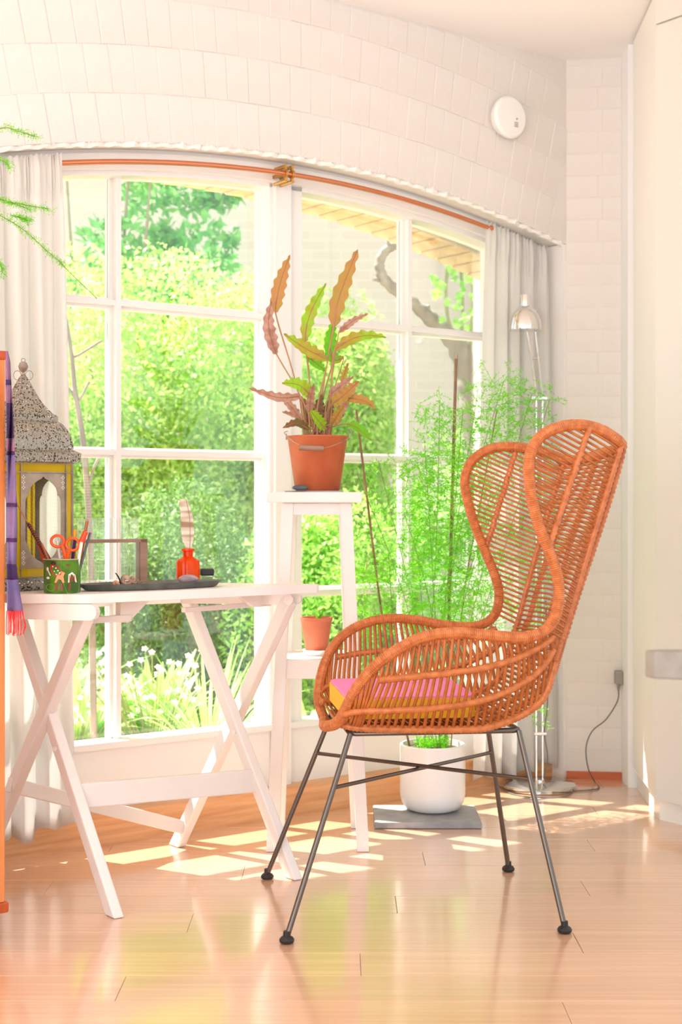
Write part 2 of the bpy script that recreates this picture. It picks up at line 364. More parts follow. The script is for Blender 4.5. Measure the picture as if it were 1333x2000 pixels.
# floor
fl = G(); fl.box((0, 1.7, -.035), (4.2, 7.2, .03))
floor = fl.build('floor', M['under'], origin=Vector((0, 1.7, -.05)), kind='structure')
PW = 0.1435
def plank_mesh(L):
    bm = bmesh.new(); bmesh.ops.create_cube(bm, size=1)
    for v in bm.verts: v.co = Vector((v.co.x*(L-.0007), v.co.y*(PW-.0008), v.co.z*.018))
    bmesh.ops.bevel(bm, geom=[e for e in bm.edges if all(v.co.z > 0 for v in e.verts)], offset=.0009, segments=1, affect='EDGES')
    me = bpy.data.meshes.new('plank'); bm.to_mesh(me); bm.free(); me.materials.append(M['plank']); return me
PL = [plank_mesh(l) for l in (1.32, .9, .55)]
def wallY(x): return (3.555-N.x*x)/N.y
y = -0.6; row = 0
while y < 5.0:
    x = -2.0 + (row*0.47) % 1.32 - 1.32; 
    yc = y+PW/2
    while x < 1.75:
        if y > wallY(x+.66)+.45 and False: break
        o = bpy.data.objects.new('plank', PL[0]); COL.objects.link(o); o.parent = floor
        o.location = (x+.66, yc-1.7, .05-.009); x += 1.32
    y += PW; row += 1
# trim planks beyond the walls is unnecessary: they stay hidden under the wall bases

# ceiling
cg = G(); cg.prism([Vector((-2.3, -1.8, CEIL)), Vector((1.95, -1.8, CEIL)), Vector((1.95, 5.6, CEIL)), WP(3.6, CB+.13, CEIL), WP(.0, CB+.13, CEIL), Vector((-2.3, 2.6, CEIL))], (0, 0, .1))
cg.build('ceiling', M['ceiling'], kind='structure')
# wall with arched opening
outer = [WP(.1, CB, 0), WP(UR, CB, 0), WP(UR, CB, CEIL+.05), WP(.1, CB, CEIL+.05)]
nA = 40
us = [UL+(UR-UL)*i/nA for i in range(nA+1)]
wl = G()
poly = [WP(.1, CB, 0), WP(UL, CB, 0), WP(UL, CB, soff(UL))] + [WP(u, CB, soff(u)) for u in us[1:]] + [WP(UR+.001, CB, soff(UR)), WP(UR+.002, CB, CEIL+.05), WP(.1, CB, CEIL+.05)]
wl.prism(poly, N*.13)
wall = wl.build('wall_window', M['wall'], kind='structure')
# frontal return on the right
Q = WP(UR, CB, 0); P3 = Vector((.957, 4.85, 0))
fr = G(); fr.prism([Q, P3, P3+Vector((.05, .5, 0)), WP(UR+.02, CB+.5, 0)], (0, 0, CEIL+.05))
fr.prism([Q, P3, P3+Vector((.05, .5, 0)), WP(UR+.02, CB+.5, 0)], (0, 0, CEIL+.05))
fr = G(); fr.prism([Q, P3, P3+Vector((.05, .5, 0)), WP(UR+.02, CB+.5, 0)], (0, 0, CEIL+.05))
wallr = fr.build('wall_return', M['wall'], kind='structure')
# painted bricks
def brick_mesh(w, t, h):
    bm = bmesh.new(); bmesh.ops.create_cube(bm, size=1)
    for v in bm.verts: v.co = Vector((v.co.x*w, v.co.y*t, v.co.z*h))
    bmesh.ops.bevel(bm, geom=[e for e in bm.edges if all(v.co.y < 0 for v in e.verts)], offset=.0016, segments=1, affect='EDGES')
    me = bpy.data.meshes.new('brick'); bm.to_mesh(me); bm.free(); me.materials.append(M['wall']); return me
BR = brick_mesh(.0722, .012, .1305); BS = brick_mesh(.205, .012, .073); BH = brick_mesh(.1, .012, .071)
def place(me, parent, loc, rz, tilt=0, sz=1, sx=1):
    o = bpy.data.objects.new('brick', me); COL.objects.link(o); o.parent = parent
    Mw = Matrix.Translation(loc) @ Matrix.Rotation(rz, 4, 'Z') @ Matrix.Rotation(tilt, 4, 'Y') @ Matrix.Diagonal((sx, 1, sz, 1))
    o.matrix_local = mw(parent).inverted() @ Mw; return o
we = math.atan2(E.y, E.x)
for r in range(4):
    u = 1.31 + (.036 if r % 2 else 0)
    while u < UR-.03:
        sl = -.24*(u-UC); h = .1325; zb = soff(u)+r*h+.002
        hh = min(.129, CEIL-.004-zb-abs(sl)*.036)
        if hh > .03:
            jit = random.uniform(-.0015, .001)
            place(BR, wall, WP(u, CB+.006-.0018+jit*.8, zb+hh/2), we, -math.atan(sl)*.9+random.uniform(-.01, .01), hh/.129, .985)
        u += .0735
fd = (P3-Q); fdl = fd.length; fdu = fd.normalized(); fa = math.atan2(fdu.y, fdu.x); fn = Vector((fdu.y, -fdu.x, 0))
z = .10; k = 0
while z < CEIL-.04:
    h = min(.0735, CEIL-.004-z)
    if k % 2: segs = [(.0, .105), (.108, fdl)]
    else: segs = [(.0, fdl-.065), (fdl-.062, fdl)]
    for a, b_ in segs:
        if b_-a > .03: place(BS, wallr, Q+fdu*((a+b_)/2)+fn*(-.006+.0008+random.uniform(0, .0006))+Vector((0, 0, z+h/2)), fa, 0, h/.0738, (b_-a-.001)/.205)
    z += .0755; k += 1
# frayed plaster lip along the arch
lp = [WP(UL+(UR-UL)*i/160, CB+.012+.006*math.sin(i*1.7), soff(UL+(UR-UL)*i/160)-.002) for i in range(161)]
lg = G(); lg.tube(lp, .008, 7, rf=lambda i: .007+.005*random.random())
for i in range(900):
    u = random.uniform(UL+.02, UR-.25); a = WP(u, CB+random.uniform(-.004, .01), soff(u)+random.uniform(-.004, .004)); 
    b_ = a+E*random.uniform(-.012, .012)-N*random.uniform(.0, .008)+Vector((0, 0, random.uniform(.004, .02)*(1 if random.random() < .3 else .5)))
    s_ = E*.0012; lg.add([a-s_, a+s_, b_], [(0, 1, 2)])
lg.build('trim_1', M['plaster'], kind='structure', smooth=True)
# inner reveal lining of the opening (right jamb) and arched soffit
rv = G(); 
rv.prism([WP(UR-.0, CB+.002, 0), WP(UR-.012, CB+.002, 0), WP(UR-.012, CB+.30, 0), WP(UR, CB+.30, 0)], (0, 0, soff(UR)))
rv.build('trim_2', M['white'], kind='structure')
sf = G()
for i in range(nA):
    a, b_ = us[i], us[i+1]
    sf.add([WP(a, CB+.125, soff(a)), WP(b_, CB+.125, soff(b_)), WP(b_, CB+.19, soff(b_)), WP(a, CB+.19, soff(a)), WP(a, CB+.125, soff(a)+.2), WP(b_, CB+.125, soff(b_)+.2), WP(b_, CB+.19, soff(b_)+.2), WP(a, CB+.19, soff(a)+.2)],
           [(0, 3, 2, 1), (4, 5, 6, 7), (0, 1, 5, 4), (2, 3, 7, 6)])
sf.build('trim_3', M['white'], kind='structure')
# window frame : surround
def archband(u0, u1, fo, fi, c0, c1, n=30):
    g = G(); uu = [u0+(u1-u0)*i/n for i in range(n+1)]
    for a, b_ in zip(uu, uu[1:]):
        vs = [WP(a, c0, fi(a)), WP(b_, c0, fi(b_)), WP(b_, c0, fo(b_)), WP(a, c0, fo(a)), WP(a, c1, fi(a)), WP(b_, c1, fi(b_)), WP(b_, c1, fo(b_)), WP(a, c1, fo(a))]
        g.add(vs, [(0, 1, 2, 3), (7, 6, 5, 4), (0, 4, 5, 1), (3, 2, 6, 7)])
    n0 = len(g.v); g.f.append((0, 3, 7, 4)); g.f.append((n0-7, n0-3, n0-2, n0-6))
    return g
fg = archband(UL, UR-.012, lambda u: soff(u)+.01, lambda u: garc(u)+.012, CF, CF+.03)
frame = fg.build('window_frame', M['white'], kind='structure'); frame.name = 'trim_4'
MATW[frame.name] = Matrix.Translation(frame.location)
ga = archband(UL, UR-.012, lambda u: soff(u)-.012, lambda u: garc(u)+.035, CF-.012, CF+.001)
ga.build('moulding', M['white'], frame)
def ubox(g, u0, u1, z0, z1, c0, c1): return g.prism([WP(u0, c0, z0), WP(u1, c0, z0), WP(u1, c0, z1), WP(u0, c0, z1)], N*(c1-c0))
um0, um1 = onwall(540, CF), onwall(569, CF)
g = G(); ubox(g, um0, um1, .05, garc(UC)+.013, CF, CF+.1); g.build('mullion_post', M['white'], frame, bevel=.003)
# the two windows: sash frames, bars and single panes
ZB = .268; BZ = [.665, 1.087, 1.512]
def window(name, u0, u1, um, umw, stl, strr):
    root = empty(name, WP((u0+u1)/2, CG, ZB), we, kind='structure')
    g = archband(u0, u1, lambda u: garc(u)+.014, lambda u: garc(u)-.002, CF+.02, CG+.03, 16); g.build('arched_rail', M['white'], root)
    g = G(); ubox(g, u0, u1, .09, ZB, CF+.02, CG+.03); g.build('bottom_panel', M['white'], root, bevel=.003)
    g = G(); ubox(g, u0, u1, ZB-.012, ZB+.006, CF+.005, CG); g.build('bottom_bead', M['white'], root, bevel=.002)
    g = G(); ubox(g, u0-.02, stl, .09, garc(stl)+.01, CF+.02, CG+.03); g.build('stile', M['white'], root, bevel=.002)
    g = G(); ubox(g, strr, u1+.02, .09, garc(strr)+.01, CF+.02, CG+.03); g.build('stile', M['white'], root, bevel=.002)
    g = G(); ubox(g, um-umw/2, um+umw/2, ZB, garc(um)+.01, CG-.008, CG+.02); ubox(g, um-umw*.22, um+umw*.22, ZB, garc(um)+.01, CG-.03, CG-.006)
    g.build('glazing_bar', M['white'], root, bevel=.002)
    for z in BZ:
        g = G(); ubox(g, stl, strr, z-.015, z+.015, CG-.007, CG+.019); ubox(g, stl, strr, z-.007, z+.007, CG-.029, CG-.005)
        g.build('glazing_bar', M['white'], root, bevel=.002)
    zz = [ZB]+BZ
    for a, b_ in ((stl, um-umw/2), (um+umw/2, strr)):
        for i in range(4):
            g = G(); z0 = zz[i]+.01; 
            if i < 3: pts = [(a, z0), (b_, z0), (b_, zz[i+1]-.01), (a, zz[i+1]-.01)]
            else: pts = [(a, z0), (b_, z0)]+[(b_+(a-b_)*k/6, garc(b_+(a-b_)*k/6)+.004) for k in range(7)]
            g.prism([WP(u, CG+.004, z) for u, z in pts], N*.004); g.build('pane', M['pane'], root)
    return root
window('window_1', UL, um0+.002, onwall(223, CG), .036, UL+.05, onwall(508, CG))
window('window_2', um1-.002, UR-.012, onwall(791, CG), .034, onwall(569, CG)+.002, onwall(951, CG))
# oak skirting below the window, red skirting on the return
g = G(); ubox(g, .3, UR-.014, 0, .088, 3.556, CF+.03); g.build('baseboard_window', M['skirt'], kind='structure', bevel=.004)
g = G(); g.prism([Q+fn*.014, P3+fn*.014, P3, Q], (0, 0, .03)); g.v = g.v[:4]+[v+Vector((0, 0, -.005)) for v in g.v[4:]]
g.build('baseboard_return', M['skirt_red'], kind='structure')
# narrow wall piece beside the cabinet
g = G(); A4 = PH(1228, 1538); A5 = PH(1241, 1539); g.prism([P3+Vector((0, 0, 0)), Vector((A4.x, A4.y, 0)), Vector((A5.x+.01, A5.y, 0)), Vector((1.3, 4.7, 0)), Vector((1.3, 5.1, 0)), P3+Vector((0.05, .3, 0))], (0, 0, CEIL+.05))
g.build('wall_right', M['ceiling'], kind='structure')
# tall white cupboard
D1 = Vector((.924, 4.185, 0)); fdir = Vector((.5848, -.8112, 0)); 
cup = empty('tall_cupboard', D1+Vector((.35, 0, 0)), 0, 'tall flat-fronted white cupboard beside the window corner', 'cupboard')
def pr(pts, z0, z1): 
    g = G(); g.prism([Vector((p[0], p[1], z0)) for p in pts], (0, 0, z1-z0)); return g
back = Vector((.958, 4.655, 0)); D2 = D1+fdir*.6
pr([D1+Vector((.006, .012, 0)), back, back+Vector((.6, 0, 0)), D2+Vector((.5, .3, 0)), D2+Vector((.01, .01, 0))], .075, CEIL-.01).build('body', M['cupboard'], cup, bevel=.002)
nout = Vector((-.8112, -.5848, 0))*.0
fo = Vector((E.x, E.y, 0))*.02
for z0, z1 in ((.07, 2.346), (2.352, CEIL-.005)):
    pr([D1, D2, D2+fo, D1+fo], z0, z1).build('door', M['cupfront_dimmed'], cup, bevel=.0015)
C6 = PH(1290, 1601); pr([C6, Vector((A5.x+.004, A5.y-.02, 0)), Vector((1.3, 4.65, 0)), C6+fdir*.55+Vector((.35, .3, 0)), C6+fdir*.55], 0, .075).build('plinth', M['cupboard'], cup)

# ================================================================== CURTAINS + ROD
def rodz(u): return 1.925-.12*(u-UC)**2
CR = 3.535
rod_u0, rod_u1 = UL+.06, onwall(957, CR)
rod = empty('curtain_rod', WP(UC, CR, rodz(UC)), we, 'bent copper curtain rod following the window arch', 'curtain rod')
pts = [WP(rod_u0+(rod_u1-rod_u0)*i/60, CR, rodz(rod_u0+(rod_u1-rod_u0)*i/60)) for i in range(61)]
G().tube(pts, .0075, 10).build('rail', M['copper'], rod, smooth=True)
g = G(); e_ = WP(rod_u1, CR, rodz(rod_u1)); g.tube([e_-E*.004, e_+E*.014], .011, 10); g.build('end_cap', M['copper'], rod, smooth=True)
for px in (558, 571):
    u = onwall(px, CR); p = WP(u, CR, rodz(u)); g = G()
    g.tube([p-E*.004, p+E*.004], .0125, 12)
    for dz in (-.022, .022): g.tube([p+Vector((0, 0, dz))+N*.06, p+Vector((0, 0, dz))-N*.006], .0055, 8)
    g.box(p, (.007, .008, .05), we); g.box(p+N*.03, (.007, .065, .010), we)
    g.build('bracket', M['brass'], rod, smooth=True)
def curtain(u0t, u1t, u0b, u1b, zb, n, label, c=CR, seed=1, flare=0):
    rr = random.Random(seed); nu, nz = 150, 46; V = []; F = []
    ph = [rr.uniform(0, 6.28) for _ in range(6)]
    for j in range(nz+1):
        t = j/nz
        for i in range(nu+1):
            s = i/nu; a = u0t+(u1t-u0t)*s; b_ = u0b+(u1b-u0b)*s; k = t**.8
            u = a*(1-k)+b_*k
            zt = rodz(min(u0t+(u1t-u0t)*s, 3.45))+.018+.004*math.sin(i*1.1)
            z = zt*(1-t)+(zb+.012*math.sin(s*23+ph[3])+.01*math.sin(s*9))*t
            amp = .008+.012*min(1, t*3)
            w = math.sin(s*n*6.28+ph[0]+1.1*math.sin(s*5+ph[1])+.5*t)+.35*math.sin(s*n*14+ph[2]+t*2)*(1-t*.6)
            cc = c+amp*w
            if t < .06: cc += (.012 if t > .015 else 0)*math.sin(i*.9)*.4
            V.append(WP(u+.006*math.cos(s*n*6.28+ph[0]), cc, z))
    for j in range(nz):
        for i in range(nu):
            a = j*(nu+1)+i; F.append((a, a+1, a+nu+2, a+nu+1))
    g = G(); g.add(V, F); o = g.build('curtain', M['curtain'], smooth=True, angle=180, label=label, cat='curtain', group='linen curtains at the window')
    m = o.modifiers.new('s', 'SOLIDIFY'); m.thickness = .0012
    return o
curtain(onwall(-110, CR), onwall(113, CR), onwall(-90, CR), onwall(140, CR-.01), .075, 4.3, 'cream linen curtain gathered at the left of the window behind the lantern', c=CR-.030, seed=3)
curtain(onwall(952, CR), onwall(1066, CR), onwall(925, CR), onwall(1082, CR), .035, 4.2, 'cream linen curtain gathered at the right of the window behind the lamp', c=CR-.002, seed=5)

# smoke alarm
ua = onwall(984, CB); za = wallz(984, 233, CB); al = empty('smoke_alarm', WP(ua, CB, za-.07), we, 'round white smoke alarm on the wall above the window', 'alarm')
Ra = Matrix.Rotation(we, 3, 'Z') @ Matrix.Rotation(math.pi/2, 3, 'X')
ac = WP(ua, CB-.003, za)
G().lathe(ac, [(.058, 0), (.058, .014)], 40, R=Ra).build('mounting_base', M['alarm'], al, smooth=True)
G().lathe(ac, [(.064, .012), (.069, .018), (.069, .030), (.062, .038), (.03, .041), (.0, .041)], 48, R=Ra).build('cover', M['alarm'], al, smooth=True)
g = G()
for k in range(3): g.lathe(ac+WP(.018, 0, 0)-WP(0, 0, 0)+Vector((0, 0, -.03+k*.006)), [(.010, .0405), (.010, .0418)], 16, R=Ra, sy=.25)
g.build('vent_slot', M['greymark'], al)
G().lathe(ac+E*.02+Vector((0, 0, -.005)), [(.004, .040), (.004, .0425)], 12, R=Ra).build('indicator_light', M['greymark'], al)

# ================================================================== RATTAN CHAIR
CC = Vector((.154, 3.35, 0)); ry = math.atan2(.122, .9925)
BX = Vector((.9925, .122, 0)); SY = Vector((-.122, .9925, 0))
chair = empty('rattan_chair', CC, ry, 'orange rattan wing-back armchair on thin dark metal legs', 'chair')
def ch(px, py, s):
    a = (px-CX)/FPX; b0 = CC.y+s*SY.y; a0 = CC.x+s*SY.x
    p = (a*b0-a0)/(BX.x-a*BX.y); Y = b0+p*BX.y
    return Vector((p, s, CH+(HZ-py)*Y/FPX))            # local: x back, y far, z
def loc(v): return CC+BX*v.x+SY*v.y+Vector((0, 0, v.z))
nearpx = [(659,1412,-.17),(674,1389,-.22),(694,1350,-.26),(724,1311,-.29),(768,1275,-.305),(823,1246,-.31),(887,1236,-.31),(956,1241,-.30),(1022,1245,-.29),(1063,1233,-.28),(1086,1203,-.275),(1093,1161,-.27),(1088,1117,-.27),(1070,1067,-.275),(1055,1030,-.28),(1040,975,-.285),(1034,924,-.29),(1038,884,-.29),(1058,852,-.285),(1095,834,-.28),(1137,830,-.265),(1180,842,-.245),(1214,866,-.215)]
farpx = [(634,1404,.17),(623,1368,.22),(627,1325,.26),(642,1280,.29),(669,1243,.305),(712,1218,.31),(763,1208,.31),(820,1212,.30),(880,1222,.29),(935,1222,.28),(966,1203,.275),(976,1166,.27),(969,1127,.27),(949,1077,.275),(932,1035,.28),(915,980,.285),(909,939,.29),(919,906,.29),(940,886,.285),(970,874,.28),(1012,873,.265),(1060,882,.245),(1108,898,.215)]
nr_ = [ch(*p) for p in nearpx]; fr_ = [ch(*p) for p in farpx]
topn, topf = nr_[-1], fr_[-1]
loopc = nr_ + [topn.lerp(topf, .2)+Vector((.018, 0, -.004)), topn.lerp(topf, .5)+Vector((.028, 0, -.004)), topn.lerp(topf, .8)+Vector((.018, 0, -.004))] + fr_[::-1] + [nr_[0].lerp(fr_[0], .5)+Vector((-.012, 0, -.012))]
rim = cat(loopc, 10, closed=True); rim = resample(rim+[rim[0]], 2251)[:-1]
G().tube([loc(v) for v in rim], .013, 10, closed=True, rf=lambda i: (.0119, .0128, .0129)[i % 3]+(.0005 if i % 15 == 1 else 0)).build('rim', M['wrap'], chair, smooth=True, angle=22)
nears = cat(nr_, 12); fars = cat(fr_, 12)
# back lean
Tn = topn; Bn = ch(1085, 1290, -.2); bdir = (Vector((Tn.x-Bn.x, 0, Tn.z-Bn.z))).normalized()
nd = Vector((.42, 0, .9075)); bdir = bdir/bdir.dot(nd)      # rows slope down towards the back
tau = lambda v: (v.x-Bn.x)*nd.x+(v.z-Bn.z)*nd.z
def crossing(curve, t):                      # from the waist (index 10*12) to the top
    for i in range(9*12, len(curve)-1):
        a, b_ = tau(curve[i]), tau(curve[i+1])
        if a <= t <= b_: return curve[i].lerp(curve[i+1], (t-a)/max(b_-a, 1e-9))
    return None
T0 = max(tau(nears[108]), tau(fars[108]))+.002; T1 = tau(topn)
def U(t):
    rn = crossing(nears, t); rf_ = crossing(fars, t-.0)
    x0 = Bn.x+bdir.x*t; z0 = Bn.z+bdir.z*t; f = t/T1; wb = .195+.02*f
    if rf_ is None: rf_ = fars[108] if t < T1*.6 else fars[-8]
    if rn is None: rn = nears[108] if t < T1*.6 else nears[-8]
    zo = (rf_.z-rn.z)*.8
    c1 = Vector((x0, -wb, z0)); c2 = Vector((x0, wb, z0+zo*.5))
    m1 = rn.lerp(c1, .5)+Vector((.0, -.012, 0)); m2 = rf_.lerp(c2, .5)+Vector((.0, .012, 0))
    return [rn, m1, c1, Vector((x0+.024, -wb*.5, z0)), Vector((x0+.032, 0, z0)), Vector((x0+.024, wb*.5, z0+zo*.25)), c2, m2, rf_]
def Uat(t, v):                               # v 0..8 over the control points
    c = U(t); i = min(int(v), 7); k = v-i
    a, b_, c_, d = c[max(i-1, 0)], c[i], c[i+1], c[min(i+2, 8)]
    return 0.5*((2*b_)+(c_-a)*k+(2*a-5*b_+4*c_-d)*k*k+(3*b_-a-3*c_+d)*k**3)
nrow = 40
ts = [T0+.004+(T1-.006-T0)*i/(nrow-1) for i in range(nrow)]
for t in ts:
    pts = [loc(Uat(t, v/3)) for v in range(25)]
    G().tube(pts, .0030, 5).build('back_cane', M['rattan'], chair, smooth=True, angle=80)
def knot(pts, r0, r1, n): return dict(rf=lambda i: r0 if i % 2 else r1)
def rib(fn, name='back_rib', r0=.006, r1=.0085, per=3):
    pts = []
    rows = 2*len(ts)
    for i in range(rows):
        t = T0+.003+(T1-.002-T0)*i/(rows-1); p = fn(t)
        if p is not None: pts.append(loc(p))
    G().tube(pts, r1, 8, rf=lambda i: r1 if i % 2 == 0 else r0).build(name, M['wrap'], chair, smooth=True, angle=80)
def proj(v):
    w = loc(v); return CX+w.x*FPX/w.y, HZ-(w.z-CH)*FPX/w.y
def wingrib(side):
    (xa, ya), (xb, yb) = ((1152, 832), (1073, 1066)) if side < 0 else ((1012, 872), (952, 1068))
    def f(t):
        best = None
        for k in range(1, 60):
            v = 1.9*k/60; p = Uat(t, v if side < 0 else 8-v); x, y = proj(p); tx = xb+(xa-xb)*(yb-y)/(yb-ya)
            if y > yb+4: continue
            if best is None or abs(x-tx) < best[0]: best = (abs(x-tx), p)
        return best[1]+Vector((0, .004*side, 0)) if best and best[0] < 6 else None
    return f
rib(wingrib(-1), 'wing_rib'); rib(wingrib(1), 'wing_rib')
for v, dy, dx in ((2.0, -.006, 0), (2.35, -.002, .008), (6.0, .006, 0), (5.65, .002, .008), (3.4, 0, .006), (4.6, 0, .006)):
    rib(lambda t, v=v, dy=dy, dx=dx: Uat(t, v)+Vector((dx, dy, 0)))
# arm panels: rim line, two bands, bottom edge
def curve_px(l, s0): 
    return l
b1 = [(718,1330,-.292),(741,1328,-.297),(800,1322,-.303),(880,1314,-.303),(950,1303,-.295),(1010,1285,-.28),(1062,1258,-.262),(1082,1243,-.255)]
b2 = [(668,1396,-.225),(700,1389,-.25),(760,1387,-.268),(840,1383,-.272),(900,1376,-.268),(960,1362,-.26),(1020,1335,-.245),(1060,1302,-.23),(1082,1268,-.22)]
bo = [(660,1414,-.17),(700,1421,-.185),(800,1424,-.195),(900,1424,-.2),(950,1421,-.2),(1008,1402,-.2),(1050,1376,-.2),(1068,1350,-.2),(1078,1320,-.2),(1085,1290,-.2)]
def atx(l, x):
    if x <= l[0][0]: return l[0]
    for a, b_ in zip(l, l[1:]):
        if a[0] <= x <= b_[0]:
            k = (x-a[0])/max(b_[0]-a[0], 1e-6); return (x, a[1]+(b_[1]-a[1])*k, a[2]+(b_[2]-a[2])*k)
    return l[-1]
rl = [p for p in nearpx[:10]]+[(1082,1215,-.277)]
table = [(678,None,672,664),(690,None,680,672),(704,None,692,683),(722,None,704,693),(752,741,716,705),(808,795,775,765),(862,852,838,830),(951,953,944,935),(1003,1013,1010,998),(1040,1040,1043,1036),(1066,1064,1066,1060),(1080,1078,1080,1075)]
arm = []; NC = 34
dense = []
tx = [r[0] for r in table]
def tab(x, k):
    xs = [r[0] for r in table if r[k] is not None]; ys = [r[k] for r in table if r[k] is not None]
    if x < xs[0]: return None
    return float(np.interp(x, xs, ys))
arml = 0
xs_ = np.linspace(680, 1078, NC)
rimfrac = []
near_arm = nears[:10*12+1]; far_arm = fars[:10*12+1]
for i, x in enumerate(xs_):
    cps = []
    T = ch(*atx(rl, x)); 
    j = min(range(len(near_arm)), key=lambda k: (near_arm[k]-T).length); T = near_arm[j]
    cps.append(T)
    q1 = tab(x, 1)
    if q1 and q1 > 735: cps.append(ch(*atx(b1, q1)))
    q2 = tab(x, 2); p2 = ch(*atx(b2, q2))
    cps.append(p2); p3 = ch(*atx(bo, tab(x, 3))); cps.append(p3)
    G().tube([loc(v) for v in cat(cps, 5)], .0041, 5).build('arm_cane', M['rattan'], chair, smooth=True, angle=80)
    # far side: mirrored and pulled to the far rim
    Tf = far_arm[j]; dl = Tf-Vector((T.x, -T.y, T.z)); n_ = len(cps)
    cf = [Vector((c.x, -c.y, c.z))+dl*(1-k/(n_-1)) for k, c in enumerate(cps)]
    G().tube([loc(v) for v in cat(cf, 5)], .0041, 5).build('arm_cane', M['rattan'], chair, smooth=True, angle=80)
for l, r in ((b1[1:], .0085), (b2, .0085), (bo, .0095)):
    c = [ch(*p)+Vector((0, -.004, 0)) for p in l]
    if r == .0095: c[0] = nr_[0]
    pts = resample(cat(c, 10), 130)
    G().tube([loc(v) for v in pts], r, 8, rf=lambda i, r=r: r*(1 if i % 2 else .82)).build('arm_band', M['wrap'], chair, smooth=True, angle=80)
    L = len(c)
    cf = []
    for k, v in enumerate(c):
        # same shift as the far rim at that station, fading downward
        j = min(range(len(near_arm)), key=lambda q: abs(near_arm[q].x-v.x)+.3*abs(near_arm[q].z-v.z)); dl = far_arm[j]-Vector((near_arm[j].x, -near_arm[j].y, near_arm[j].z))
        w = {.0095: 0}.get(r, .65 if l[0][1] < 1340 else .33)
        cf.append(Vector((v.x, -v.y, v.z))+dl*w)
    pts = resample(cat(cf, 10), 130)
    G().tube([loc(v) for v in pts], r, 8, rf=lambda i, r=r: r*(1 if i % 2 else .82)).build('arm_band', M['wrap'], chair, smooth=True, angle=80)
# seat and lower-back canes, side to side under the cushion
bc = resample(cat([ch(*p) for p in bo], 8), 50)
for v in bc[1:]:
    k = min(1, max(0, (v.z-.47)/.1)); bow = .03*k
    pts = [v, Vector((v.x+bow*.8, v.y*.5, v.z-.006*(1-k))), Vector((v.x+bow, 0, v.z-.008*(1-k))), Vector((v.x+bow*.8, -v.y*.5, v.z-.006*(1-k))), Vector((v.x, -v.y, v.z))]
    G().tube([loc(p) for p in cat(pts, 4)], .0037, 5).build('seat_cane', M['rattan'], chair, smooth=True, angle=80)
for s in (-.09, 0, .09):
    pts = [Vector((v.x+.03*min(1, max(0, (v.z-.47)/.1)), s, v.z-.010)) for v in bc[1:]]
    G().tube([loc(p) for p in pts], .007, 7).build('seat_rib', M['wrap'], chair, smooth=True, angle=80)
# lower back rows between seat and first U row
low = [T0*k/6 for k in range(0, 7)]
for t in np.arange(.008, T0, .011):
    x0 = Bn.x+bdir.x*t; z0 = Bn.z+bdir.z*t
    pts = [Vector((x0-.004, -.215, z0)), Vector((x0, -.19, z0)), Vector((x0+.024, -.1, z0)), Vector((x0+.032, 0, z0)), Vector((x0+.024, .1, z0)), Vector((x0, .19, z0)), Vector((x0-.004, .215, z0))]
    G().tube([loc(p) for p in cat(pts, 4)], .0033, 5).build('back_cane', M['rattan'], chair, smooth=True, angle=80)
for s, bx in ((-.201, 0), (.201, 0), (-.172, .015), (.172, .015), (-.06, .031), (.06, .031)):
    pts = [loc(Vector((Bn.x+bdir.x*t+bx, s, Bn.z+bdir.z*t))) for t in np.linspace(-.03, T0+.012, 40)]
    G().tube(pts, .008, 8, rf=lambda i: .0085 if i % 2 else .0065).build('back_rib', M['wrap'], chair, smooth=True, angle=80)
# steel base
ZF = .432; fx0, fx1, fs = -.155, .228, .17
feet = {(-1, -1): PH(561, 1842), (1, -1): PH(1104, 1822), (-1, 1): PH(523, 1717), (1, 1): PH(994, 1702)}
corn = {}
for (a, b_), f in feet.items():
    top = loc(Vector((fx0 if a < 0 else fx1, b_*fs, ZF))); corn[(a, b_)] = top
    leg = G().tube([Vector((f.x, f.y, .012)), top], .0062, 10).build('leg', M['steel'], chair, smooth=True)
    G().lathe(Vector((f.x, f.y, 0)), [(.009, 0), (.0155, .003), (.0165, .008), (.013, .013), (.008, .016), (.0075, .026)], 20).build('foot', M['black'], leg, smooth=True)
order = [(-1, -1), (1, -1), (1, 1), (-1, 1)]
ring = []
for i in range(4):
    a, b_ = corn[order[i]], corn[order[(i+1) % 4]]; ring += [a.lerp(b_, .03), a.lerp(b_, .5), a.lerp(b_, .97)]
G().tube(ring, .0062, 8, closed=True).build('seat_frame', M['steel'], chair, smooth=True, angle=70)
hz = .325/ZF
for a, b_ in (((-1, -1), (1, 1)), ((1, -1), (-1, 1))):
    f0 = feet[a]; f1 = feet[b_]; q0 = Vector((f0.x, f0.y, 0)).lerp(corn[a], hz*(.99)); q1 = Vector((f1.x, f1.y, 0)).lerp(corn[b_], hz*.99)
    if a == (-1, -1): q0.z -= .004; q1.z -= .004
    else: q0.z += .004; q1.z += .004
    G().tube([q0, q1], .0047, 8).build('cross_brace', M['steel'], chair, smooth=True)
for x in (.0, .16): 
    G().lathe(loc(Vector((x-.06, -.12, ZF-.012))), [(.004, 0), (.006, .002), (.004, .02)], 8).build('bolt', M['steel'], chair)
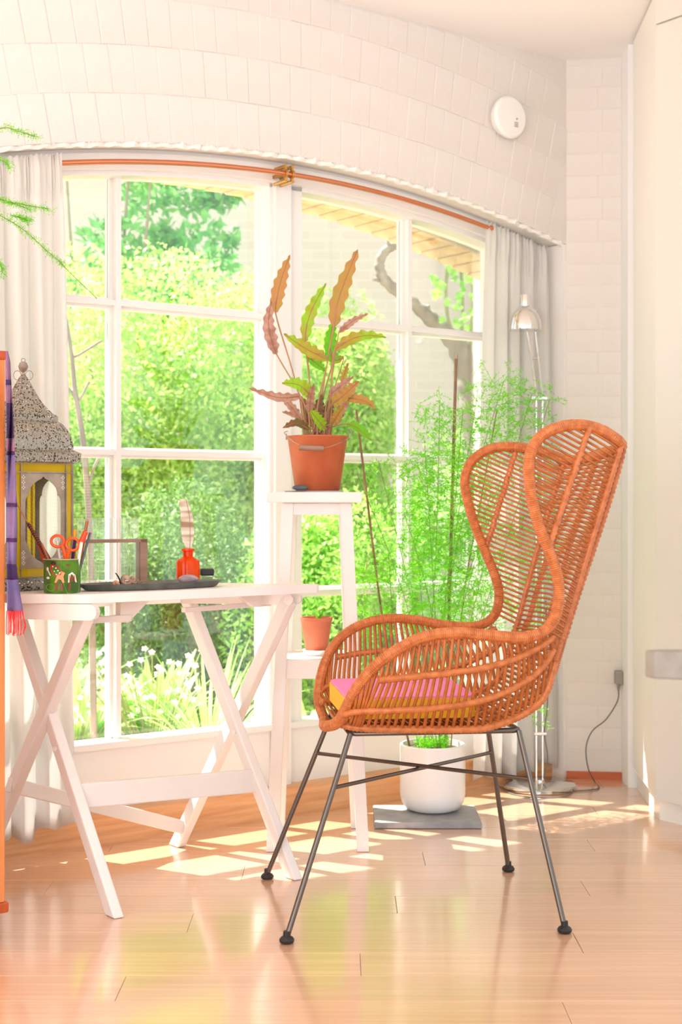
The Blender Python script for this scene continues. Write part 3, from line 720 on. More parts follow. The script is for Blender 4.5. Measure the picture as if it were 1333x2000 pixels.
# cushion
cu = empty('seat_cushion', loc(Vector((0, 0, .45))), ry, 'thin pink seat cushion with yellow sides in the rattan chair', 'cushion')
def rrect(x0, x1, y0, y1, r, n=5):
    out = []
    for cx, cy, a0 in ((x1-r, y1-r, 0), (x0+r, y1-r, 90), (x0+r, y0+r, 180), (x1-r, y0+r, 270)):
        for k in range(n+1):
            a = math.radians(a0+90*k/n); out.append((cx+r*math.cos(a), cy+r*math.sin(a)))
    return out
cush = rrect(-.165, .135, -.165, .18, .03)
g = G(); g.prism([loc(Vector((x, y, .462))) for x, y in cush], (0, 0, .044)); g.build('side_band', M['yellow'], cu, bevel=.006)
g = G(); g.prism([loc(Vector((x*.985, y*.985, .5055))) for x, y in cush], (0, 0, .006)); g.build('top_cover', M['pink'], cu, bevel=.003)

# ================================================================== TABLE
ta = math.radians(38.5); TE = Vector((math.cos(ta), math.sin(ta), 0)); TN = Vector((-math.sin(ta), math.cos(ta), 0))
TZ = .74
table_o = empty('folding_table', Vector((-.45, 3.45, 0)), ta, 'white painted wooden folding table with crossed legs in front of the window', 'table')
N1 = P(624, 1141, (CH-TZ)*FPX/(1141-HZ)); C1 = P(165, 1161, (CH-TZ)*FPX/(1161-HZ))
C0 = Vector((-.748, 3.20, TZ)); C3 = Vector((-.428, 3.66, TZ)); C4 = Vector((-.60, 3.79, TZ)); C5 = Vector((-.965, 3.50, TZ))
top = cat([C1+Vector((-.05, .008, 0)), C1, C1+Vector((.03, .018, 0))], 6)
polyT = [C0]+top+[N1-TE*.006-Vector((0, .004, 0)), N1, N1+Vector((-.012, .012, 0)), C3, C4, C5]
g = G(); g.prism([Vector((p.x, p.y, TZ-.021)) for p in polyT], (0, 0, .021)); g.build('table_top', M['furniture'], table_o, bevel=.004)
Ab = PH(575, 1716); Apb = PH(225, 1790); Bb = PH(346, 1652); 
Ab, Apb, Bb = [Vector((v.x, v.y, 0)) for v in (Ab, Apb, Bb)]; Bpb = Vector((-.915, 3.555, 0))
At = P(366, 1165, 3.71); Apt = P(32, 1190, 3.42); Bt = P(566, 1172, 3.62); Bpt = P(172, 1195, 3.25)
def leg(b_, t, side, w=.040, th=.026, name='leg'):
    d = (t-b_).normalized(); 
    g = G().beam(b_, t, w, th, side)
    for i, v in enumerate(g.v):
        if v.z < .02: 
            g.v[i] = v-d*(v.z-.0005)/d.z
    return g.build(name, M['furniture'], table_o, bevel=.004)
leg(Ab, At, TN); leg(Apb, Apt, TN); leg(Bb, Bt, TN, name='leg'); leg(Bpb, Bpt, TN)
def on(b_, t, z): k = (z-b_.z)/(t.z-b_.z); return b_.lerp(t, k)
s0 = on(Apb, Apt, .262); s1 = on(Ab, At, .238)
G().beam(s0, s1, .058, .018, Vector((0, 0, 1))).build('stretcher', M['furniture'], table_o, bevel=.003)
s0 = on(Bpb, Bpt, .26); s1 = on(Bb, Bt, .055)
G().beam(s0-(s1-s0).normalized()*.02, s1, .036, .018, Vector((0, 0, 1))).build('diagonal_brace', M['furniture'], table_o, bevel=.003)
for b_, t, z in ((Apb, Apt, .37), (Ab, At, .36)):
    q = on(b_, t, z)-Vector((.55, .83, 0))*.0165
    G().tube([q, q-Vector((.55, .83, 0))*.002], .006, 12).build('pivot_cap', M['furniture'], table_o, smooth=True)
# aprons with round ends
def apron(a, b_, h, th, zc, rounded=True):
    a = Vector((a.x, a.y, zc)); b_ = Vector((b_.x, b_.y, zc)); d = (b_-a).normalized(); s = Vector((-d.y, d.x, 0))
    out = []
    for k in range(9):
        an = -math.pi/2+math.pi*k/8; out.append(b_+d*(h/2*math.cos(an))+Vector((0, 0, h/2*math.sin(an))))
    out += [a+Vector((0, 0, h/2)), a-Vector((0, 0, h/2))]
    g = G(); g.prism([p-s*th/2 for p in out], s*th); return g.build('apron', M['furniture'], table_o, bevel=.003)
r0 = P(178, 1195, 3.19); apron(Vector((-.745, 3.235, 0)), Vector((r0.x, r0.y, 0)), .036, .022, .70)
r1 = P(578, 1168, 3.645); apron(Vector((-.415, 3.70, 0)), Vector((r1.x, r1.y, 0)), .034, .024, .701)
a = P(185, 1203, 3.3); b_ = P(256, 1206, 3.38)
G().beam(Vector((a.x-.03, a.y, .664+.008)), Vector((b_.x, b_.y, .672)), .016, .012, Vector((0, 0, 1))).build('slide_rail', M['furniture'], table_o, bevel=.002)
a = P(358, 1192, 3.46); b_ = P(528, 1190, 3.68)
G().beam(Vector((a.x, a.y, .684)), Vector((b_.x, b_.y, .684)), .012, .014, Vector((0, 0, 1))).build('slide_rail', M['furniture'], table_o, bevel=.002)
for px, d, w in ((236, 3.36, 1), (512, 3.60, -1)):
    c = P(px, 1180, d); g = G(); x = TE*w
    g.prism([Vector((c.x, c.y, .719)), Vector((c.x, c.y, .664 if w > 0 else .682))-x*.0, Vector((c.x, c.y, .664 if w > 0 else .682))+x*.022, Vector((c.x, c.y, .719))+x*.085], TN*.02)
    g.build('corner_block', M['furniture'], table_o, bevel=.002)
for b_, r in ((Bpt, r0), (Bt, r1)):
    q = Vector((b_.x, b_.y-.015, .70)); G().tube([q, q-Vector((.3, .95, 0))*.006], .013, 18).build('pivot_cap', M['furniture'], table_o, smooth=True)
for px, py, d in ((145, 1198, 3.2),):
    q = P(px, py, d)+Vector((0, -.004, 0)); G().tube([q+Vector((0, .01, 0)), q-Vector((0, .006, 0))], .0035, 10).build('screw', M['lsolid'], table_o)

# ================================================================== STOOL
sx0, sx1 = -.202, .057; sy0 = 3.845; SD = .26
st = empty('tall_stool', Vector(((sx0+sx1)/2, sy0+SD/2, 0)), 0, 'tall white wooden stool carrying the large leafy plant', 'stool')
zt = CH+(HZ-961)*sy0/FPX
sc = Vector(((sx0+sx1)/2, sy0+SD/2, 0))
G().box((sc.x, sc.y, zt-.0145), (sx1-sx0, SD, .029)).build('seat', M['furniture'], st, bevel=.003)
def lg4(t0, b0, name='leg'):
    g = G().beam(b0, t0, .033, .033, Vector((1, 0, 0)))
    for i, v in enumerate(g.v):
        if v.z < .03: g.v[i] = Vector((v.x, v.y, 0.0005))
        elif v.z > zt-.06: g.v[i] = Vector((v.x, v.y, zt-.029))
    g.build(name, M['furniture'], st, bevel=.002)
tops = [(-.145, 3.88), (.013, 3.88), (-.140, 4.07), (.008, 4.07)]
bots = [P(533, 1664, 3.86), P(710, 1664, 3.86), Vector((-.18, 4.135, 0)), Vector((.045, 4.135, 0))]
for (tx_, ty_), b_ in zip(tops, bots): lg4(Vector((tx_, ty_, zt-.03)), Vector((b_.x, b_.y, 0)))
G().box((-.066, 3.877, zt-.029-.017), (.13, .02, .033)).build('apron', M['furniture'], st, bevel=.002)
G().box((-.066, 4.075, zt-.029-.017), (.12, .02, .033)).build('apron', M['furniture'], st, bevel=.002)
SZ = CH+(HZ-1291)*3.85/FPX
G().box((-.066, 3.868, SZ-.024), (.168, .018, .052)).build('cross_rail', M['furniture'], st, bevel=.002)
G().box((-.066, 4.105, SZ-.024), (.168, .018, .052)).build('cross_rail', M['furniture'], st, bevel=.002)
G().box((-.066, 3.987, SZ-.006), (.19, .22, .016)).build('shelf', M['furniture'], st, bevel=.002)

# plant pot on the stool
pc = Vector(((621-CX)*3.975/FPX, 3.975, zt)); 
G().box((pc.x-.008, pc.y, zt+.002), (.16, .16, .004)).build('coaster', M['slate'], label='thin grey slate mat under the plant bucket', cat='coaster')
pz = zt+.004; sc_ = 3.975/FPX
pl = empty('potted_prayer_plant', Vector((pc.x, pc.y, pz)), 0, 'tall leafy plant with wavy brown and green leaves in a terracotta-red metal bucket', 'plant')
hB = .153
G().lathe(Vector((pc.x, pc.y, pz)), [(.0, .0), (.060, .0), (.063, .004), (.0835, hB-.008), (.087, hB-.004), (.087, hB), (.083, hB), (.080, hB-.012), (.0, hB-.013)], 48).build('bucket', M['terra'], pl, smooth=True)
G().lathe(Vector((pc.x, pc.y, pz+hB-.0125)), [(.079, -.001), (.079, .003), (.0, .005)], 32).build('soil', M['soil'], pl, smooth=True)
pk = lambda x, y, d=3.875: P(x, y, d)
han = cat([P(682, 848, 3.97), P(684, 838, 3.97), P(688, 842, 3.95), P(678, 858, 3.90), P(640, 874, 3.87), P(610, 876, 3.865), P(580, 866, 3.89), P(562, 852, 3.95), P(556, 845, 3.97), P(563, 842, 3.98)], 8)
hn = G().tube(han, .0011, 5).build('wire_handle', M['lsolid'], pl, smooth=True)
G().tube([P(585, 874, 3.868), P(634, 876, 3.868)], .0075, 12).build('wooden_grip', M['racktimber'], pl, smooth=True)
for s in (-1, 1):
    q = Vector((pc.x+s*.087, pc.y, pz+hB-.002)); G().tube([q+Vector((0, .006*math.cos(a), .008*math.sin(a))) for a in np.linspace(0, 6.28, 14)[:-1]], .0016, 6, closed=True).build('handle_lug', M['lsolid'], pl, smooth=True)
def leafmesh(path, w, wav, dz, up, matn, fold=.25, name='leaf', parent=None, taper=1.0):
    """path: list of 3D points base->tip, w half width"""
    pts = resample(cat(path, 8), 34); g = G(); vs = []; n = len(pts)
    ph = random.uniform(0, 6)
    for i, p in enumerate(pts):
        t = i/(n-1); d = (pts[min(i+1, n-1)]-pts[max(i-1, 0)]).normalized()
        s = d.cross(up); s = s.normalized() if s.length > 1e-4 else Vector((1, 0, 0)); nn = s.cross(d).normalized()
        prof = (math.sin(math.pi*min(1, t**.75*1.0))**.62)*(1-.15*t) if 0 < t < 1 else 0.0
        ww = w*max(prof, .02)
        for q in (-1, -.5, 0, .5, 1):
            wv = wav*math.sin(t*38+ph+(1.3 if q > 0 else 0))*abs(q)**2
            vs.append(p+s*(q*(ww+wv*w*.35*(1 if prof > .2 else 0)))+nn*(abs(q)*fold*ww+wv*w*.5))
    fs = [(i*5+k, i*5+k+1, (i+1)*5+k+1, (i+1)*5+k) for i in range(n-1) for k in range(4)]
    g.add(vs, fs); o = g.build(name, M[matn], parent, smooth=True, angle=180)
    return o
leaves = [
 ([(541,692),(531,665),(525,630),(531,587)],12,'calpink',-.02),([(539,612),(542,580),(552,540),(567,498)],13,'calbrown',.02),
 ([(597,668),(601,630),(617,590),(638,553)],12,'calgreen',.0),([(652,640),(660,592),(678,540),(700,487)],15,'calbrown',.01),
 ([(650,708),(646,670),(652,626)],13,'calbright',.03),([(655,683),(688,662),(722,655),(756,659)],11,'calgreen',-.03),
 ([(663,650),(692,626),(720,613)],7,'calpink',.03),([(640,702),(600,682),(555,652)],13,'calgreen',-.03),([(602,698),(622,712),(638,726)],10,'calbright',.02),
 ([(590,775),(548,777),(518,769),(487,758)],9,'calpink',-.01),([(606,772),(585,752),(552,748)],13,'calgreen',-.05),([(590,822),(570,795),(545,770)],8,'calpink',.03),
 ([(606,826),(580,812),(552,804)],7,'calpink',.05),([(605,838),(580,826),(553,836)],8,'caldark',-.04),([(606,805),(607,780),(614,750)],8,'calpink',-.05),
 ([(648,790),(672,772),(702,744)],13,'calbrown',-.04),([(642,775),(665,755),(692,735)],8,'calpink',.0),([(676,778),(700,780),(722,788),(733,800)],10,'calbrown',-.05),
 ([(678,828),(700,836),(726,861)],9,'calbright',-.07),([(650,828),(662,808),(674,792)],9,'calbrown',-.04),([(636,838),(620,818),(606,800)],11,'calgreen',-.06),
 ([(668,748),(674,730),(681,708)],6,'calbrown',.04),([(628,838),(622,805),(630,770)],12,'caldark',.0),([(640,835),(642,800),(655,770)],11,'caldark',.02),
 ([(672,700),(655,704),(634,694)],9,'calgreen',.05),([(612,835),(600,800),(590,775)],9,'caldark',.04),([(655,832),(668,800),(690,770)],9,'calpink',.03)]
nstem = 0
for pts, w, mn, dd in leaves:
    d = 3.975+dd; path = [P(x, y, d+dd*.6*i) for i, (x, y) in enumerate(pts)]
    lf = leafmesh(path, w*sc_*1.08, .36, 0, Vector((.15, -1, .25)).normalized(), mn, parent=pl)
    mid = resample(cat(path, 6), 8); G().tube([m+Vector((0, -.0012, 0)) for m in mid], .0009, 5).build('midrib', M['midrib'], lf)
    b_ = path[0]; q = Vector((pc.x+random.uniform(-.03, .03), pc.y+random.uniform(-.03, .03), pz+hB-.01))
    G().tube(cat([q, q.lerp(b_, .5)+Vector((0, 0, .012)), b_, mid[2]], 5), .0016 if w < 10 else .0021, 6).build('stem', M['stemred'], pl, smooth=True)
for k in range(12):
    a = k/12*6.28; q = Vector((pc.x+.035*math.cos(a), pc.y+.03*math.sin(a), pz+hB-.01)); e_ = Vector((pc.x+.05*math.cos(a), pc.y+.04*math.sin(a), pz+hB+random.uniform(.05, .11)))
    G().tube(cat([q, (q+e_)/2, e_], 4), .0035, 6, rf=lambda i: .0034-.0003*i).build('stem', M['stemred'], pl, smooth=True)
def blob(c, r, seed=0, seg=20, amp=.08, R=None):
    rr = random.Random(seed); ph = [rr.uniform(0, 6) for _ in range(6)]; g = G(); vs = []; n = 12
    for i in range(n+1):
        th = math.pi*i/n
        for k in range(seg):
            a = 2*math.pi*k/seg; m = 1+amp*(math.sin(2*a+ph[0])+.5*math.sin(3*a+ph[1]+th*2)+.5*math.sin(th*3+ph[2]))
            p = Vector((r[0]*math.sin(th)*math.cos(a)*m, r[1]*math.sin(th)*math.sin(a)*m, -r[2]*math.cos(th))); vs.append(Vector(c)+(R @ p if R else p))
    fs = [(i*seg+k, i*seg+(k+1) % seg, (i+1)*seg+(k+1) % seg, (i+1)*seg+k) for i in range(n) for k in range(seg)]
    return g.add(vs, fs)
blob((P(587, 952, 3.885).x, 3.885, zt+.0125), (.021, .016, .0078), 1).build('pebble', M['stone_dark'], smooth=True, angle=180, label='dark smooth pebble on the stool seat against the red bucket', cat='stone')
# small pot on the shelf
sp = Vector(((619-CX)*3.98/FPX, 3.98, SZ+.002))
G().lathe(sp, [(.0, 0), (.028, 0), (.037, .010), (.040, .016), (.037, .016), (.027, .006), (.0, .005)], 36).build('saucer', M['pot'], label='small white saucer on the stool shelf', cat='saucer', smooth=True)
po = empty('potted_aloe', sp+Vector((0, 0, .006)), 0, 'small terracotta pot with a green shoot on the stool shelf', 'plant')
b_ = sp+Vector((0, 0, .006))
G().lathe(b_, [(.0, 0), (.029, 0), (.030, .002), (.043, .088), (.045, .090), (.0458, .100), (.042, .100), (.040, .088), (.0, .087)], 40).build('pot', M['terra2'], po, smooth=True)
G().lathe(b_+Vector((0, 0, .086)), [(.039, 0), (.039, .003), (.0, .004)], 24).build('soil', M['soil'], po)
for dx, h, w in ((.018, .038, .0045), (-.004, .022, .004), (.009, .026, .003)):
    q = b_+Vector((.004, 0, .088)); leafmesh([q, q+Vector((dx*.5, 0, h*.5)), q+Vector((dx, -.004, h))], w, .0, 0, Vector((0, -1, .2)), 'calbright', fold=.5, parent=po)

# ================================================================== FERN IN WHITE POT
wp = Vector(((846-CX)*4.285/FPX, 4.285, 0))
sl0 = PH(733, 1620); 
G().box(((sl0.x+.408)/2, 4.235, .010), (.408-sl0.x, .24, .018)).build('slate_slab', M['slate'], label='square grey slate slab on the floor under the white pot', cat='slab', bevel=.002)
fz = .0195
fp = empty('potted_fern', wp+Vector((0, 0, fz)), 0, 'feathery climbing fern on stakes in a round white ceramic pot', 'plant')
R_ = .0985
G().lathe(wp+Vector((0, 0, fz)), [(.0, 0), (R_*.62, 0), (R_*.82, .008), (R_*.95, .026), (R_, .05), (R_, .197), (R_-.003, .2), (R_-.008, .2), (R_-.009, .18), (.0, .178)], 56).build('pot', M['pot'], fp, smooth=True)
G().lathe(wp+Vector((0, 0, fz+.177)), [(R_-.010, 0), (R_-.010, .006), (.0, .012)], 32).build('soil', M['soil'], fp)
zs = fz+.185
def stake(pts, r, name='stake'):
    return G().tube(cat(pts, 10), r, 8, rf=lambda i: r*(1.15 if i % 6 == 0 else 1)).build(name, M['bamboo'], fp, smooth=True)
stake([Vector((wp.x+.035, wp.y+.01, zs-.1)), P(878, 1200, 4.31), P(885, 950, 4.33), P(892, 698, 4.35)], .0048)
G().lathe(P(892, 698, 4.35), [(.0062, -.004), (.0062, .008)], 10).build('stake_cap', M['lsolid'], fp)
stake([Vector((wp.x-.045, wp.y-.01, zs-.1)), P(772, 1330, 4.27), P(746, 1195, 4.25), P(715, 950, 4.22), P(697, 800, 4.21)], .0034)
stake([Vector((wp.x+.05, wp.y+.03, zs-.1)), P(905, 1180, 4.38), P(940, 980, 4.42), P(972, 800, 4.44)], .0022)
# foliage: fine needles on thin twigs
def density(x, y):
    d = 0
    if 690 < x < 960 and 880 < y < 1230: d = .55+.45*math.exp(-((x-850)/90)**2)
    if y > 1080 and 700 < x < 960: d = max(d, .95)
    if 800 < x < 920 and 880 < y < 1080: d = 1.0
    if 820 < x < 960 and 770 < y <= 900: d = max(d, .45)
    if 930 < x < 1010 and 740 < y < 860: d = max(d, .6)
    if 1000 < x < 1075 and 740 < y < 880: d = max(d, .38)
    if 880 < x < 1000 and 700 < y < 770: d = max(d, .10)
    if 690 < x < 760 and 880 < y < 1080: d = min(max(d, .0), .30)
    if x > 760 and x < 800 and y < 1080: d *= .6
    if x < 790: d *= .55
    if 960 < x < 1090 and 860 < y < 1230: d = max(d, .25)
    return d
VV = []; FF = []; TW = G(); ntw = 0
def needles(p0, d0, L, n, ln, w=.0015):
    d0 = d0/np.linalg.norm(d0)
    for k in range(n):
        t = (k+.5)/n; b0 = p0+d0*L*t
        dr = rng.normal(size=3); dr = dr/np.linalg.norm(dr)*1.0+d0*.35; dr /= np.linalg.norm(dr)
        l = ln*rng.uniform(.6, 1.25)*(1-.3*t); sd_ = np.cross(dr, rng.normal(size=3)); sd_ = sd_/np.linalg.norm(sd_)*w
        i0 = len(VV); e1 = b0+dr*l; m_ = b0+dr*l*.5
        VV.extend([b0, m_+sd_, e1, m_-sd_]); FF.append((i0, i0+1, i0+2, i0+3))
count = 0; tries = 0
while count < 1950 and tries < 60000:
    tries += 1; x = rng.uniform(690, 1095); y = rng.uniform(700, 1235)
    if rng.uniform() > density(x, y): continue
    d = 4.30+rng.uniform(-.13, .13)+max(0, (x-900)/900)
    if d > 4.62: d = 4.6
    p = np.array(P(x, y, d)); dr = rng.normal(size=3); dr[2] = dr[2]*.6-.15
    L = rng.uniform(.03, .085); dn = dr/np.linalg.norm(dr)
    needles(p, dr, L, int(L*200), .0155)
    i0 = len(VV); sdv = np.cross(dn, [0.3, -1, .2]); sdv = sdv/np.linalg.norm(sdv)*.0007
    VV.extend([p-sdv, p+sdv, p+dn*L+sdv, p+dn*L-sdv]); FF.append((i0, i0+1, i0+2, i0+3)); count += 1
for k in range(60):   # low tuft in the pot
    p = np.array([wp.x+rng.uniform(-.05, .05), wp.y+rng.uniform(-.05, .05), zs]); needles(p, np.array([rng.uniform(-.6, .6), rng.uniform(-.6, .6), 1.0]), rng.uniform(.02, .05), 16, .018)
for (x, y) in ((1042, 1395), (1065, 1412), (1058, 1385)):
    for _ in range(3): needles(np.array(P(x, y, 4.5)), rng.normal(size=3), .03, 9, .02)
npmesh('foliage', np.array(VV), np.array(FF), M['fern'], fp, kind='stuff')
sg = G()
for tx_, ty_ in ((700, 930), (740, 900), (790, 1000), (830, 860), (860, 790), (905, 800), (935, 760), (985, 745), (1040, 770), (1075, 780), (1000, 900), (930, 1080), (820, 1100), (760, 1080)):
    q = Vector((wp.x+random.uniform(-.04, .04), wp.y+random.uniform(-.03, .03), zs-.01)); e_ = P(tx_, ty_, 4.32+max(0, (tx_-900)/900)); m_ = q.lerp(e_, .5)+Vector((random.uniform(-.03, .03), random.uniform(-.03, .03), .05))
    sg.tube(cat([q, m_, e_], 8), .0012, 5)
sg.build('climbing_stems', M['fernstem'], fp, smooth=True, kind='stuff')

# ================================================================== FLOOR LAMP
lb = Vector((.655, 4.70, 0))
lm = empty('floor_lamp', lb, 0, 'chrome adjustable floor lamp standing by the right curtain', 'floor lamp')
G().lathe(lb, [(.0, 0), (.118, 0), (.122, .004), (.122, .014), (.116, .019), (.02, .022), (.018, .03), (.0, .03)], 60).build('base', M['chrome'], lm, smooth=True)
dl_ = 4.70; jp = P(1057, 778, dl_)
for dx in (-.009, .012):
    G().tube([lb+Vector((dx, 0, .025)), Vector((lb.x+dx, dl_, jp.z))], .0042, 10).build('pole', M['chrome'], lm, smooth=True)
G().tube([Vector((lb.x-.016, dl_, .18)), Vector((lb.x+.024, dl_, .18))], .007, 10).build('clamp', M['chrome'], lm, smooth=True)
G().box((jp.x-.004, dl_, jp.z), (.056, .018, .014)).build('joint', M['chrome'], lm, bevel=.003)
G().tube([P(1050, 772, dl_), P(1031, 648, dl_-.02)], .0032, 8).build('upper_arm', M['chrome'], lm, smooth=True)
G().tube([P(1061, 772, dl_), P(1047, 648, dl_-.02)], .0032, 8).build('upper_arm', M['chrome'], lm, smooth=True)
G().tube([P(1041, 700, dl_-.01), P(1056, 700, dl_-.01)], .003, 8).build('link', M['chrome'], lm, smooth=True)
shc = P(1027, 645, dl_-.03)
prof = [(.0535, 0), (.0540, .003), (.0535, .012), (.051, .030), (.045, .048), (.036, .062), (.024, .073), (.0175, .078), (.0175, .112), (.016, .116), (.0, .116)]
inn = [(.0, .06), (.03, .056), (.044, .032), (.050, .010), (.0515, .0)]
G().lathe(shc, inn[::-1][:0]+prof, 44).build('lamp_shade', M['chrome'], lm, smooth=True, angle=50)
def cable(pts, r, m, parent, name='cord'): return G().tube(cat(pts, 10), r, 7).build(name, m, parent, smooth=True)
cable([Vector((lb.x+.022, dl_+.0, .62)), Vector((lb.x+.028, dl_, .3)), Vector((lb.x+.018, dl_, .19)), Vector((lb.x+.028, dl_, .1)), Vector((lb.x+.014, dl_-.005, .035))], .002, M['cordgrey'], lm)
# plug and lead
pw = P(1209, 1325, 4.83); plg = empty('plug', Vector((pw.x, pw.y, pw.z-.04)), 0, 'grey mains plug with a lead trailing to the floor by the corner', 'plug')
py_ = P3.y-.018
G().box((pw.x, py_-.008, pw.z+.004), (.026, .034, .046)).build('plug_body', M['plug'], plg, bevel=.004)
G().tube([Vector((pw.x, py_-.006, pw.z-.018)), Vector((pw.x, py_-.006, pw.z-.04))], .006, 10, rf=lambda i: .007-.003*i).build('strain_relief', M['plug'], plg, smooth=True)
lead = [Vector((pw.x, py_-.006, pw.z-.038)), P(1207, 1370, 4.80), P(1185, 1405, 4.78), P(1158, 1428, 4.76), P(1146, 1460, 4.75), P(1150, 1500, 4.73)]
e1 = PH(1163, 1527, .003); e2 = PH(1169, 1540, .003); e3 = PH(1120, 1545, .003); e4 = PH(1102, 1556, .003); e5 = PH(1050, 1558, .003); e6 = PH(1000, 1550, .003); e7 = PH(975, 1535, .003)
cable(lead+[e1, e2, e3], .0022, M['cordgrey'], plg, 'lead')
cable([e3+Vector((0, 0, .001)), e4, e5, e6, e7], .002, M['cordgrey'], plg, 'lead')

# ================================================================== LEFT CABINET + SCARF
K = Vector((-.7165, 3.05, 0)); kz0, kz1 = .072, CH+(HZ-686)*3.05/FPX
cb = empty('wooden_cabinet', K-E*.25+N*.13, we, 'orange wooden cabinet at the left edge, draped with a purple scarf', 'cabinet')
def kb(a0, a1, n0, n1, z0, z1, name, m, bevel=.003):
    g = G(); g.prism([K+E*a0+N*n0+Vector((0, 0, z0)), K+E*a1+N*n0+Vector((0, 0, z0)), K+E*a1+N*n1+Vector((0, 0, z0)), K+E*a0+N*n1+Vector((0, 0, z0))], (0, 0, z1-z0)); return g.build(name, m, cb, bevel=bevel)
kb(-.5, -.004, .0, .26, kz0+.018, kz1-.018, 'body', M['oakshelf'])
kb(-.5, 0, -.003, .263, kz1-.018, kz1, 'top_board', M['redwood'])
kb(-.5, .003, -.004, .263, kz0-.004, kz0+.018, 'base_board', M['redwood'])
for a0 in (-.48, -.09):
    for n0 in (.02, .2): kb(a0, a0+.03, n0, n0+.03, 0, kz0-.004, 'foot', M['redwood'])
sca = empty('scarf', Vector((-.70, 3.02, .70)), 0, 'purple striped scarf with red fringe hanging from the cabinet', 'scarf')
# cloth strip: narrow at the top, flaring at the bottom
def sxy(t, s):
    x0 = 13+1*t; x1 = np.interp(t, [0, .03, .2, .5, .7, .82, .93, 1], [15, 20, 25, 32, 33, 31, 38, 45]); y0 = 686; y1 = 1193
    d = 3.025-.018*math.sin(s*3+t*9)-.008*math.sin(s*7+t*3)
    return P(x0+(x1-x0)*s, y0+(y1-y0)*t, d)
bands = [(0, .11, 'scarfmauve'), (.11, .13, 'scarfdark'), (.13, .20, 'scarfmauve'), (.20, .335, 'scarfdark'), (.335, .385, 'scarfmauve'), (.385, .40, 'scarfdark'), (.40, .585, 'scarf'), (.585, .60, 'scarfdark'), (.60, .72, 'scarf'), (.72, .735, 'scarfdark'), (.735, .82, 'scarf'), (.82, .88, 'scarfdark'), (.88, 1, 'scarf')]
# (each woven stripe is its own strip of cloth)
for a, b_, mn in bands:
    g = G(); vs = []; m_ = max(2, int((b_-a)*50))
    for i in range(m_+1):
        for k in range(9): vs.append(sxy(a+(b_-a)*i/m_, k/8))
    g.add(vs, [(i*9+k, i*9+k+1, (i+1)*9+k+1, (i+1)*9+k) for i in range(m_) for k in range(8)])
    o = g.build('stripe', M[mn], sca, smooth=True, angle=180); md = o.modifiers.new('s', 'SOLIDIFY'); md.thickness = .002
g = G()
for k in range(16):
    s = k/15; q = sxy(1, s); xo = random.uniform(-.004, .004)+(.004 if s > .8 else 0)
    g.tube(cat([q, q+Vector((xo*.5, 0, -.015)), q+Vector((xo, random.uniform(-.004, .004), -.032)), q+Vector((xo*.4, 0, -.046-random.uniform(0, .008)))], 4), .0011, 5)
g.build('fringe', M['fringe'], sca, smooth=True, kind='stuff')
# hanging fern at top left, its pot on the cabinet
hf0 = K-E*.36+N*.13
hf = empty('trailing_fern', Vector((hf0.x, hf0.y, kz1)), 0, 'trailing feathery fern reaching in from the left above the lantern', 'plant')
G().lathe(Vector((hf0.x, hf0.y, kz1)), [(.0, 0), (.06, 0), (.085, .16), (.08, .16), (.0, .15)], 30).build('pot', M['terra2'], hf, smooth=True)
VV = []; FF = []
fr_l = [[(-60, 300), (0, 252), (35, 256), (68, 267)], [(-60, 350), (0, 388), (50, 400), (95, 408)], [(-60, 380), (0, 420), (45, 448), (90, 488), (122, 515)], [(120, 515), (150, 545), (190, 583)], [(-60, 300), (0, 312), (15, 322)], [(-50, 500), (-5, 510), (5, 530)], [(20, 420), (40, 425), (52, 430)], [(-30, 385), (10, 392), (60, 410)]]
sg = G()
for L_ in fr_l:
    pts = cat([P(x, y, 3.16+.0003*x) for x, y in L_], 10); sg.tube(pts, .0009, 5)
    if L_[0][0] == 120: dens = 3
    else: dens = 16
    for i in range(len(pts)-1):
        t = i/len(pts); p = np.array(pts[i])
        for _ in range(3 if dens == 16 else 0):
            dr = np.array(pts[i+1]-pts[i]); dr = dr/np.linalg.norm(dr)+rng.normal(size=3)*.35
            needles(p, dr, .02, 6, .010, .0007)
        if dens == 3 and i % 3 == 0: needles(p, np.array(pts[i+1]-pts[i]), .02, 3, .007, .0006)
up_ = Vector((hf0.x, hf0.y, kz1+.15))
for a in (P(-60, 300, 3.14), P(-60, 350, 3.14), P(-60, 380, 3.14), P(-50, 500, 3.14), P(-30, 385, 3.15)): sg.tube(cat([up_, up_.lerp(a, .5)+Vector((0, 0, .06)), a], 8), .0012, 5)
npmesh('foliage', np.array(VV), np.array(FF), M['fern'], hf, kind='stuff'); sg.build('stems', M['fernstem'], hf, smooth=True, kind='stuff')

# ================================================================== GREY WORKTOP at the right edge
wt = empty('grey_shelf', Vector((.75, 1.95, 0)), 0, 'narrow grey shelf end jutting in at the right edge of the picture', 'shelf')
w0 = P(1266, 1300, 2.0); ztp = P(1280, 1272, 2.0).z; zbt = P(1280, 1326, 2.0).z
pr([Vector((w0.x, 2.02, 0)), Vector((w0.x+.010, 2.0, 0)), Vector((1.2, 1.72, 0)), Vector((1.2, 2.05, 0)), Vector((w0.x+.012, 2.025, 0))], zbt, ztp).build('shelf_board', M['concrete'], wt, bevel=.003)
for x, y in ((1.15, 1.90), (.62, 1.98)): G().box((x, y, zbt/2), (.045, .045, zbt)).build('leg', M['concrete'], wt)

